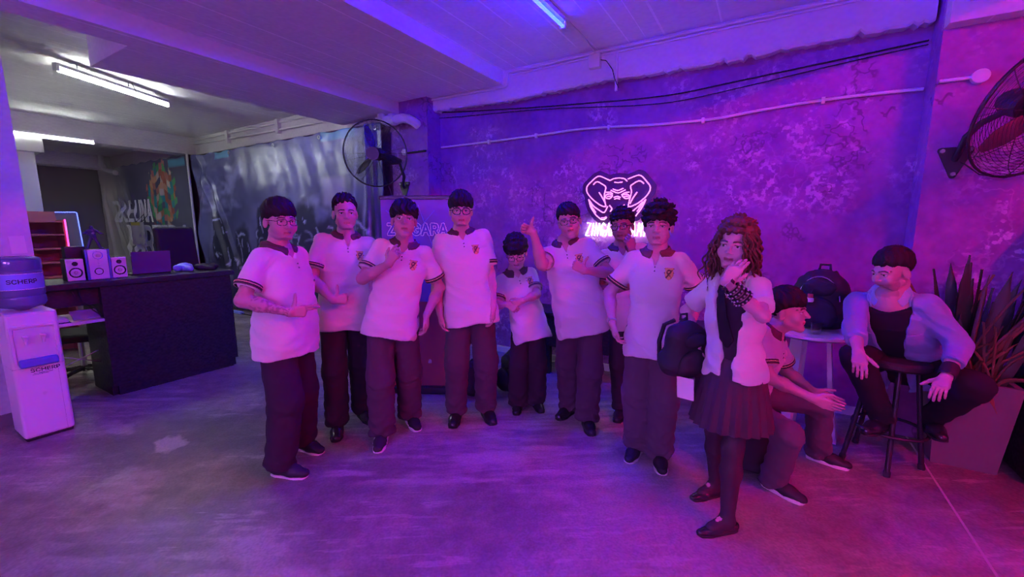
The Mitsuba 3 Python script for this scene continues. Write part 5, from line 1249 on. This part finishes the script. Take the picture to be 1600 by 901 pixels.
def backpack(key, label, c, rot, s=1.0, lean=0.0, seed=1):
    thing(key, label, 'backpack')
    R = np.array([V(math.cos(rot), math.sin(rot), 0), V(-math.sin(rot), math.cos(rot), 0), ZP]) ; ln = lean
    R = np.array([R[0], nrm(R[1] * math.cos(ln) + ZP * math.sin(ln)), nrm(ZP * math.cos(ln) - R[1] * math.sin(ln))])
    def Q(x, y, z): return c + (R[0] * x + R[1] * y + R[2] * z) * s
    u1 = union([ellipsoid(Q(0, 0, .2), R, V(.165, .105, .245) * s), capsule(Q(-.09, 0, .1), Q(.09, 0, .1), .1 * s, .1 * s), capsule(Q(-.07, 0, .3), Q(.07, 0, .3), .09 * s, .09 * s)], .05)
    pk = union([ellipsoid(Q(0, -.11, .13), R, V(.125, .055, .115) * s), capsule(Q(-.07, -.1, .09), Q(.07, -.1, .09), .05 * s, .05 * s)], .03)
    pk2 = ellipsoid(Q(0, -.095, .31), R, V(.105, .035, .065) * s)
    base = Q(0, 0, 0)
    def main(p): return smax(u1(p) + .006 * wrinkles(p, seed, .8), ((base - p) @ R[2]).astype(f32) + .005, .01)
    put(key + '__body', polygonize(main, np.minimum(Q(0, 0, -.1), Q(0, 0, .5)) - .28 * s, np.maximum(Q(0, 0, 0), Q(0, 0, .5)) + .28 * s, .009), 'nylon_black', smooth=True)
    put(key + '__pocket', polygonize(lambda p: pk(p) + .004 * wrinkles(p, seed + 1), Q(0, -.1, .13) - .2 * s, Q(0, -.1, .13) + .2 * s, .008), 'nylon_black', smooth=True)
    put(key + '__pocket_001', polygonize(lambda p: pk2(p) + .003 * wrinkles(p, seed + 2), Q(0, -.1, .31) - .16 * s, Q(0, -.1, .31) + .16 * s, .008), 'nylon_black', smooth=True)
    put(key + '__zip', tube([Q(math.cos(t) * .128, -.075 - .02 * math.sin(t), .2 + math.sin(t) * .19) for t in np.linspace(.1, math.pi - .1, 24)], .004 * s, 6), 'steel' if seed == 2 else 'black_metal', smooth=True)
    put(key + '__handle', tube([Q(-.035, .05, .43), Q(-.03, .055, .475), Q(.03, .055, .475), Q(.035, .05, .43)], .009 * s, 8), 'nylon_black', smooth=True)
    for i, sx in enumerate((-1, 1)):
        put(key + '__strap' + ('' if i == 0 else '_001'), tube([Q(sx * .06, .08, .42), Q(sx * .085, .15, .36), Q(sx * .10, .16, .22), Q(sx * .12, .10, .06)], .017 * s, 8), 'nylon_black', smooth=True)
    return Q
backpack('backpack', 'black backpack standing on the floor behind the smallest boy', V(-2.06, 3.40, 0), -.55, .95, -.12, 3)
Q = backpack('backpack_001', 'tall black backpack on the round white table', V(.375, 3.93, .837), -.25, 1.02, -.05, 2)
backpack('backpack_003', 'dark backpack leaning on the wall behind the tallest young man', V(-2.26, 3.16, 0), .9, .8, -.1, 5)
thing('keychain', 'small red and white can-shaped charm hanging on the backpack on the table', 'keychain')
kc = Q(-.035, -.165, .235); put('keychain__can', lathe([(0, 0), (.022, 0), (.024, .006), (.024, .028), (0, .03)], 20).apply_translation(kc - V(0, 0, .03)), 'print_white', smooth=40); put('keychain__cap', lathe([(0, 0), (.018, 0), (.018, .025), (0, .027)], 20).apply_translation(kc + V(0, 0, .004)), 'red_print', smooth=40)
put('keychain__cord', tube([kc + V(0, 0, .03), Q(-.03, -.13, .30)], .003, 5), 'cable')
backpack('backpack_002', 'black backpack hanging from the hand of the girl in front', V(-.39, 2.55, .76), .95, .74, .15, 4)
thing('paper_sheet_001', 'white sheets sticking out below the backpack of the girl', 'paper')
put('paper_sheet_001', place(rbox(0, .10, 0, .12, 0, .004, .0015), V(-.37, 2.42, .66), V(1, -.4, .1), V(-.15, .1, 1)), 'paper', smooth=30)

thing('pouf', 'black cube stool under the young man seated in profile', 'stool')
put('pouf__body', rbox(-.24, .16, 2.96, 3.36, .03, .30, .02), 'nylon_black', smooth=40); put('pouf__seat_pad', rbox(-.25, .17, 2.95, 3.37, .285, .372, .03, 16), 'nylon_black', smooth=40)
for i, (xx, yy) in enumerate(((-.20, 3.0), (.12, 3.0), (-.20, 3.32), (.12, 3.32))): put('pouf__foot' + ('' if i == 0 else '_%03d' % i), trimesh.creation.cylinder(radius=.02, segment=[(xx, yy, 0), (xx, yy, .04)], sections=12), 'black_plastic')
SC = V(.80, 3.62, 0)
thing('bar_stool', 'black bar stool with round seat and four splayed legs, carrying the denim-shirted man', 'bar stool')
m = lathe([(0, .695), (.16, .695), (.175, .71), (.175, .735), (.16, .75), (0, .755)], 40); m.apply_translation(SC); put('bar_stool__seat', m, 'nylon_black', smooth=40)
lt = [V(.78, 3.43, 0), V(1.0, 3.66, 0), V(.68, 3.88, 0), V(.56, 3.55, 0)]
for i, p in enumerate(lt):
    tp = SC + (p - SC) * .55; tp[2] = .70; put('bar_stool__leg' + ('' if i == 0 else '_%03d' % i), tube([p, tp], .015, 10), 'black_metal', smooth=40)
    put('bar_stool__foot' + ('' if i == 0 else '_%03d' % i), tube([p + V(0, 0, .0), p + (tp - p) * .05], .019, 10), 'black_plastic', smooth=40)
put('bar_stool__foot_ring', tube([SC + V(math.cos(t) * .195, math.sin(t) * .195, .27) for t in np.linspace(0, 2 * math.pi, 40, endpoint=False)], .010, 8, closed=True), 'black_metal', smooth=True)

# planter with snake plants
thing('planter', 'grey tapered planter with snake plants at the right edge', 'planter')
def frustum(x0, x1, y0, y1, X0, X1, Y0, Y1, z0, z1):
    v = [(x0, y0, z0), (x1, y0, z0), (x1, y1, z0), (x0, y1, z0), (X0, Y0, z1), (X1, Y0, z1), (X1, Y1, z1), (X0, Y1, z1)]
    return trimesh.convex.convex_hull(np.array(v))
put('planter__pot', trimesh.boolean.difference([frustum(1.08, 1.40, 3.82, 4.13, 1.04, 1.45, 3.79, 4.18, 0, .60), frustum(1.11, 1.37, 3.85, 4.10, 1.07, 1.42, 3.82, 4.15, .05, .7)], engine='manifold'), 'planter_grey')
put('planter__soil', box(1.08, 1.41, 3.83, 4.14, .5, .55), 'soil')
rng = np.random.default_rng(8)
def leaf(base, lean, h, w, m_key, m, bend=0.0, twist=0.0):
    n = 12; q = np.linspace(0, 1, n); L_ = nrm(V(lean[0], lean[1], 1)); s = nrm(np.cross(L_, V(math.cos(twist), math.sin(twist), 0))); d = np.cross(s, L_); v = []
    for k in q:
        c_ = base + L_ * h * k + V(lean[0], lean[1], -.35) * bend * k * k; hw = w * (.55 + .9 * k * (1 - k) * 1.6) * min(1, (1 - k) * 5 + .05)
        for a_, b_ in ((-1, .006), (0, -.004), (1, .006), (0, .010)): v.append(c_ + s * hw * a_ + d * b_)
    f = [(i * 4 + k, i * 4 + (k + 1) % 4, i * 4 + 4 + (k + 1) % 4, i * 4 + 4 + k) for i in range(n - 1) for k in range(4)]
    f += [(3, 2, 1, 0), (n * 4 - 4, n * 4 - 3, n * 4 - 2, n * 4 - 1)]
    put(m_key, (np.array(v), np.array(f)), m, smooth=50)
for i in range(22):
    b = V(rng.uniform(1.12, 1.37), rng.uniform(3.87, 4.10), .54)
    leaf(b, ((b[0] - 1.2) * 1.3 + rng.normal(0, .08), (b[1] - 3.98) * .5 - .04), rng.uniform(.5, .92), rng.uniform(.026, .038), 'planter__leaf' + ('' if i == 0 else '_%03d' % i), 'leaf_green', rng.uniform(0, .08), rng.uniform(0, 3.1))
for i in range(30):
    b = V(rng.uniform(1.10, 1.40), rng.uniform(3.84, 4.02), .55)
    leaf(b, (rng.normal(.16, .3), rng.normal(-.15, .15)), rng.uniform(.35, 1.0), rng.uniform(.008, .018), 'planter__dry_leaf' + ('' if i == 0 else '_%03d' % i), 'leaf_dry', rng.uniform(.1, .5), rng.uniform(0, 3.1))
leaf(V(1.32, 3.81, .60), (.25, -.35), .36, .02, 'planter__dry_leaf_030', 'leaf_dry', .9, .4); leaf(V(1.22, 3.80, .60), (.02, -.3), .2, .02, 'planter__dry_leaf_031', 'leaf_dry', .8, 1.2)
for k in list(scene):
    if k == 'planter__dry_leaf': labels[k] = {'label': 'dry brown leaf'}
thing('cabinet', 'tall black cabinet at the right edge beside the planter', 'cabinet')
put('cabinet__body', rbox(1.50, 2.1, 3.74, 4.19, .02, 1.66, .008), 'black_board', smooth=30); put('cabinet__plinth', box(1.53, 2.07, 3.77, 4.17, 0, .04), 'black_board')
put('cabinet__door', rbox(1.51, 1.80, 3.725, 3.745, .04, 1.64, .004), 'black_board', smooth=30); put('cabinet__door__handle', tube([V(1.77, 3.71, .85), V(1.77, 3.70, .87), V(1.77, 3.70, .98), V(1.77, 3.71, 1.0)], .006, 6), 'black_metal', smooth=True)
# floor clutter by the tarpaulin
thing('power_strip', 'blue power strip lying on the floor before the grey tarpaulin', 'power strip')
put('power_strip__body', rbox(-8.45, -8.15, 3.9, 3.97, 0, .05, .012), 'label_blue', smooth=40); put('power_strip__cord', tube([V(-8.15, 3.93, .012), V(-7.7, 3.95, .008), V(-7.2, 3.9, .008), V(-6.6, 3.98, .008), V(-5.4, 4.0, .008)], .008, 6), 'cable', smooth=True)
# ---------------------------------------------------------------- the group
def who(key, label, name, **k): return person(key, label, {**POSE[name], **k})
GL = dict(m='frame_black', w=.0245, h=.0175, r=.0017, round=3.2)
p1 = who('person', 'young man at the far left, turned aside, glasses, white polo, forefinger pointing', 'm1', seed=1.3, fat=1.14, belly=.035, wide=1.03, tone=(.55, .33, .24), tattoo=True, beard=.12,
         hair=dict(front=.030, side=.0, nape=-.06, puff=.015, top=.016, amp=.0025), glasses=GL, bottom_mat='cloth_dark', leg_r=(.118, .105, .1), shoe='rim', face_kw=dict(w=1.02, fat=.004), hem=-.17, badge=False)
p2 = who('person_001', 'young man without glasses, short dark hair, white polo, giving a thumbs-up at his belt', 'm2', seed=2.1, fat=1.05, wide=1.02, tone=(.60, .37, .28), lip=(.55, .22, .2),
         hair=dict(front=.074, side=.010, nape=-.05, puff=.007, top=.020, amp=.006, sweep=.006), bottom_mat='cloth_dark', leg_r=(.102, .088, .09), shoe='dress')
p3 = who('person_002', 'young man in thin light glasses, hand with bent fingers held before his chin', 'm3', seed=3.7, fat=1.04, tone=(.50, .30, .21),
         hair=dict(front=.024, side=-.006, nape=-.065, puff=.019, top=.018, amp=.007), glasses=dict(GL, m='frame_gold', r=.0013, w=.026, h=.02, label='thin light-rimmed glasses'), bottom_mat='cloth_maroon', leg_r=(.112, .1, .1), bunch=.011, shoe='trainer', shoe_label='black trainer with white sole, stripe and laces')
p4 = who('person_003', 'tallest young man, round black glasses, white polo, both arms hanging straight', 'm4', seed=4.4, fat=1.08, wide=1.03, tone=(.58, .35, .26),
         hair=dict(front=.026, side=-.004, nape=-.06, puff=.016, top=.022, amp=.005), glasses=dict(GL, w=.0275, h=.022, r=.0026, round=2.4, label='round black-rimmed glasses'), bottom_mat='cloth_maroon', leg_r=(.112, .092, .09), shoe='dress', face_kw=dict(fat=.004), sleeve=.76)
p5 = who('person_004', 'smallest boy of the row, head bowed, glasses, hands clasped before his belly', 'm5', seed=5.2, tone=(.60, .37, .28), wide=.98,
         hair=dict(front=.024, side=-.012, nape=-.07, puff=.022, top=.02, amp=.007, curl=.06), glasses=GL, bottom_mat='cloth_dark', leg_r=(.1, .095, .115), shoe='dress', hem=-.2, sleeve=.76)
p6 = who('person_005', 'smiling young man in glasses with one arm raised, both thumbs up', 'm6', seed=6.6, fat=1.13, belly=.02, wide=1.03, tone=(.56, .33, .24),
         hair=dict(front=.044, side=.0, nape=-.06, puff=.012, top=.014, amp=.004, sweep=-.010), glasses=GL, face_kw=dict(mouth='smile', fat=.003), bottom_mat='cloth_maroon', leg_r=(.115, .098, .1), bunch=.01, shoe='dress', hem=-.19)
p7 = who('person_006', 'dark-haired young man in glasses half hidden in the second row, hand at his chin', 'm7', seed=7.9, fat=1.05, tone=(.34, .18, .12),
         hair=dict(front=.050, side=.004, nape=-.05, puff=.015, top=.02, amp=.006, curl=.03), glasses=dict(GL, r=.0022), bottom_mat='cloth_dark', shoe='dress', badge=False)
p8 = who('person_007', 'young man with curly dark mop, no glasses, white polo and watch, standing in front', 'm8', seed=8.3, tone=(.60, .38, .30), wide=.96,
         hair=dict(front=.032, side=-.016, nape=-.085, puff=.021, top=.024, amp=.010, curl=.042), bottom_mat='cloth_brown', leg_r=(.108, .096, .1), bunch=.011, shoe='rim', hem=-.18, shoe_label='chunky dark trainer', collar_col=(.12, .05, .05))

# ---- the girl in front
pg = who('person_008', 'girl with long curly auburn hair, open white blouse, pleated skirt and dark stockings', 'girl', seed=9.1, tone=(.66, .42, .34), lip=(.30, .08, .10), wide=.94, fat=.92, limb=.8, hs=1.03, hres=.0028,
         top='open', top_name='blouse', top_label='white short-sleeved blouse worn open', open=(.045, .045), openlow=-.06, sleeve=.72, sleeve_r=(.056, .066), cuffs=False, collar_col=(.7, .66, .62), collar_line=(.7, .66, .62), colgap=.5, badge=False, hem=-.065, hemcurve=.03, bottom='skirt', shoe='flat', shoe_label='shiny black pointed flat shoe', face_kw=dict(w=.95, jaw=.85, nose=.85), nk=.86, hands=.95)
def girl_things(d, key):
    P, U, L, F, Z, s = d['P'], d['U'], d['L'], d['F'], V(0, 0, 1), d['s']
    inner = loft(P, U, L, F, [(r[0], r[1] * .99, r[2] * .99, r[3]) for r in table(.006, .9, 0, d['ts'], wide=.94)], n=2.4)
    def vest(p):
        t = (p - P.astype(f32)) @ U.astype(f32); x = np.abs((p - P.astype(f32)) @ L.astype(f32))
        v = inner(p); return smax(v, t - d['tn'] + .13 - x * .6, .01)
    put(key + '__vest', polygonize(vest, d['P'] - .35, d['N'] + .2, .008), 'cloth_dark', smooth=True, label='dark top under the blouse')
    # pleated skirt: an open bell with box pleats, thick cloth
    n, rows = 220, 26; v = []
    a = np.linspace(0, 2 * math.pi, n, endpoint=False)
    pl = np.abs(((a * 11 / math.pi) % 1) - .5) * 2
    for off in (0, -.006):
        for i in range(rows):
            q = i / (rows - 1); t = .09 - q * .44
            w = .135 + .095 * q ** .75 + off; dd = .100 + .105 * q ** .75 + off
            w = max(w, .150 + off) if q > .2 else w
            k = 1 + (.10 * q) * (pl - .5) + .012 * q * np.sin(a * 5 + 1)
            c = P + Z * t * s
            v.append(c + np.outer(np.cos(a) * w * k * s, L) + np.outer(np.sin(a) * dd * k * s, F))
    v = np.vstack(v); f = []
    for sh_ in (0, 1):
        o = sh_ * rows * n
        for i in range(rows - 1):
            for j in range(n):
                q = (o + i * n + j, o + i * n + (j + 1) % n, o + (i + 1) * n + (j + 1) % n, o + (i + 1) * n + j)
                f.append(q if sh_ else q[::-1])
    for j in range(n):
        f.append(((rows - 1) * n + j, (rows - 1) * n + (j + 1) % n, (2 * rows - 1) * n + (j + 1) % n, (2 * rows - 1) * n + j)[::-1])
    put(key + '__skirt', (v, np.array(f)), 'cloth_skirt', smooth=60, label='dark pleated skirt')
    for i, (h, k, a_, toe) in enumerate(d['leg']):
        td = frame(toe)[1]
        st = union([capsule(h, k, .084 * s, .056 * s), capsule(k, k + (a_ - k) * .33, .055 * s, .056 * s), capsule(k + (a_ - k) * .33, a_, .055 * s, .037 * s), capsule(a_ - Z * .02, a_ + td * .10 * s - Z * .050 * s, .041 * s, .032 * s)], .03)
        put(key + '__stocking' + ('' if i == 0 else '_001'), polygonize(lambda p: smax(st(p), (p - P.astype(f32)) @ Z.astype(f32) + .05, .01), np.minimum(h, a_) - .2, np.maximum(h, a_) + .2, .008), 'stocking', smooth=True)
    # tie
    x0 = .03; rowsT = [(d['tn'] - .05, .022, .0), (d['tn'] - .085, .026, .0), (d['tn'] - .10, .018, .002), (d['tn'] - .2, .026, .012), (d['tn'] - .33, .034, .02), (d['tn'] - .37, .004, .022)]
    vt = []; b = loft(P, U, L, F, table(.012, .9, 0, d['ts'], wide=.94), n=2.4)
    for t, w, xx in rowsT:
        for sx in (-1, 1):
            p = P + U * t + L * (x0 * (1 - t / d['tn']) + xx + sx * w) + F * .3
            for _ in range(30): p = p - F * float(b(p[None].astype(f32))[0]) * .8
            vt += [p + F * .014, p + F * .004]
    ft = []
    for i in range(len(rowsT) - 1):
        o = i * 4; A, B, C, D_ = o, o + 1, o + 2, o + 3
        ft += [(A, C, C + 4, A + 4), (B, B + 4, D_ + 4, D_), (A, A + 4, B + 4, B), (C, D_, D_ + 4, C + 4)]
    put(key + '__tie', (np.array(vt), np.array(ft)), 'cloth_black', smooth=40, label='black tie')
    # bracelets and watch on the raised forearm, rings on the hand
    a, e, w = d['arm'][0]; ax = nrm(w - e); m = []; st = []
    for i in range(4):
        c = w - ax * (.045 + .022 * i); r = .033 + .0022 * i
        put(key + '__bracelet' + ('' if i == 0 else '_%03d' % i), ring(c, ax, r, .008, .004), 'leather_shiny', smooth=40)
        u = nrm(np.cross(ax, V(.3, .2, 1))); q = np.cross(ax, u); cs = []
        for k in range(14):
            th = 2 * math.pi * (k + .5 * (i % 2)) / 14; dirn = u * math.cos(th) + q * math.sin(th)
            cn = trimesh.creation.cone(radius=.0055, height=.009, sections=8); cs.append(place(cn, c + dirn * (r + .003), ax, np.cross(dirn, ax)))
        put(key + '__bracelet' + ('' if i == 0 else '_%03d' % i) + '__studs', cat(*cs), 'steel')
    c = w - ax * .012; put(key + '__watch', ring(c, ax, .0295, .010, .003), 'leather_shiny', smooth=40, label='square-faced wristwatch')
    dirn = nrm(np.cross(ax, np.cross(V(*(-np.array(EYE) + c)) * -1, ax)))
    bx = trimesh.creation.box(extents=(.03, .03, .009)); put(key + '__watch__case', place(bx, c + dirn * .034, ax, np.cross(dirn, ax)), 'steel')
    # hair: curls around the head
    c0, R, hs = d['c'], d['R'], d['hs']; rng = np.random.default_rng(12); ms = []
    cap = hair_sdf(c0, R, hs, dict(front=.058, side=-.05, nape=-.11, puff=.020, top=.012, amp=.008, curl=.04), 2.0, .95)
    put(key + '__hair', polygonize(cap, c0 - .2, c0 + .2, .0045), 'hair_auburn', smooth=True)
    for i in range(190):
        th = rng.uniform(.62, 2 * math.pi - .62); el = rng.uniform(.1, 1.35)
        rt = V(math.sin(th) * math.cos(el) * .088, math.cos(th) * math.cos(el) * .108 - .018, .036 + math.sin(el) * .096)
        ln = rng.uniform(.13, .235) + .05 * (math.cos(th) < .3); n_ = 34; q = np.linspace(0, 1, n_)
        out = V(math.sin(th), math.cos(th) * .85, 0)
        flare = rng.uniform(.025, .06)
        base = rt + np.outer(np.sin(np.minimum(q * 1.7, 1.57)), out) * flare + np.outer(q ** 1.15, V(0, 0, -1)) * ln * (1 + .5 * math.sin(el)) + np.outer(q ** 2, out) * rng.uniform(-.02, .02)
        ph, tw, cr = rng.uniform(0, 6.28), rng.uniform(14, 24), rng.uniform(.006, .012)
        sd = np.cross(out, V(0, 0, 1))
        pts = base + np.outer(np.cos(q * tw + ph) * cr * np.minimum(1, q * 5), out) + np.outer(np.sin(q * tw + ph) * cr * np.minimum(1, q * 5), sd)
        ms.append(tube(c0 + (pts * hs) @ R, np.interp(q, [0, .1, .8, 1], [.004, .0062, .005, .0015]), 5))
    put(key + '__hair__curls', cat(*ms), 'hair_auburn', smooth=True); labels[key + '__hair__curls'] = {'label': 'long spiral curls', 'kind': 'stuff'}
girl_things(pg, 'person_008')

# ---- the two seated at the right
ps = who('person_009', 'seated young man in profile, grey polo with dark trim, hands reaching out', 'seated', seed=10.4, tone=(.58, .35, .26), hem=-.1, top_mat='cloth_grey', badge_kind='red',
         hair=dict(front=.040, side=.012, nape=-.06, puff=.013, top=.03, amp=.004, fwd=.012), bottom_mat='cloth_brown', leg_r=(.088, .076, .086), shoe='sneaker', shoe_label='dark low sneaker with pale sole', face_kw=dict(nose=1.1, mouth='smile'), collar_col=(.08, .03, .05), over=.03, shup=(0, 0), vneck=.12)
pt = who('person_010', 'bearded man in a light denim shirt sitting on the bar stool, hands on knees', 'stool', seed=11.5, fat=1.1, wide=1.08, tone=(.58, .34, .25), beard=.55, hem=-.12, top='open', top_name='denim_shirt', top_label='light denim shirt worn open with rolled sleeves',
         top_mat='denim', open=(.055, .0), sleeve=1.55, sleeve_r=(.068, .062), cuffs=False, collar_col=(.36, .42, .55), collar_line=(.36, .42, .55), colgap=.75, badge=False,
         hair=dict(front=.052, side=.022, nape=-.04, puff=.012, top=.02, amp=.003), bottom_mat='cloth_black', leg_r=(.1, .088, .07), shoe='dress', over=.03, bunch=.004, flare=.03)
def tee(d, key):
    tr = loft(d['P'], d['U'], d['L'], d['F'], [(r[0], r[1] * .985, r[2] * .985, r[3]) for r in table(.008, 1.1, 0, d['ts'], wide=1.08)], n=2.4)
    P, U, N = d['P'], d['U'], d['N']
    def f(p):
        t = (p - P.astype(f32)) @ U.astype(f32); x = (p - P.astype(f32)) @ d['L'].astype(f32); y = (p - P.astype(f32)) @ d['F'].astype(f32)
        return smax(smax(tr(p), t - d['tn'] + .055, .01), -t - .1, .01)
    put(key + '__tee_shirt', polygonize(f, np.minimum(P, N) - .35, np.maximum(P, N) + .3, .0085), 'cloth_black', smooth=True, label='black tee shirt')
    a, e, w = d['arm'][0]; ax = nrm(w - e)
    put(key + '__wrist_cuff', ring(w - ax * .05, ax, .037, .045, .004), 'leather_shiny', smooth=40, label='wide dark leather wrist cuff')
    labels[key + '__wrist_cuff'] = {'label': 'wide dark leather wrist cuff'}
tee(pt, 'person_010')
for i, (x0_, x1_) in enumerate(((.085, .155), (-.155, -.085))):
    vv, ff, _ = surface_patch(pt['top'], pt['P'], pt['L'], pt['U'], pt['F'], x0_, x1_, .30, .39, 10, 12, .005, lambda u, w_: w_ > .0 + .25 * np.maximum(0, .18 - w_))
    put('person_010__denim_shirt__pocket' + ('' if i == 0 else '_001'), (vv, ff), 'denim', smooth=30)
    vv, ff, _ = surface_patch(pt['top'], pt['P'], pt['L'], pt['U'], pt['F'], x0_ - .004, x1_ + .004, .37, .40, 10, 5, .009)
    put('person_010__denim_shirt__pocket_flap' + ('' if i == 0 else '_001'), (vv, ff), 'denim', smooth=30)
# ---- watch of the curly-haired young man
a, e, w = p8['arm'][1]; ax = nrm(w - e)
put('person_007__watch', ring(w - ax * .015, ax, .0285, .007, .003), 'steel', smooth=40, label='steel wristwatch')
cyl = trimesh.creation.cylinder(radius=.016, height=.008, sections=20); q = nrm(np.cross(ax, np.cross(V(-.4, -1, 0), ax)))
put('person_007__watch__case', place(cyl, w - ax * .015 + q * .031, ax, np.cross(q, ax)), 'steel', smooth=40)
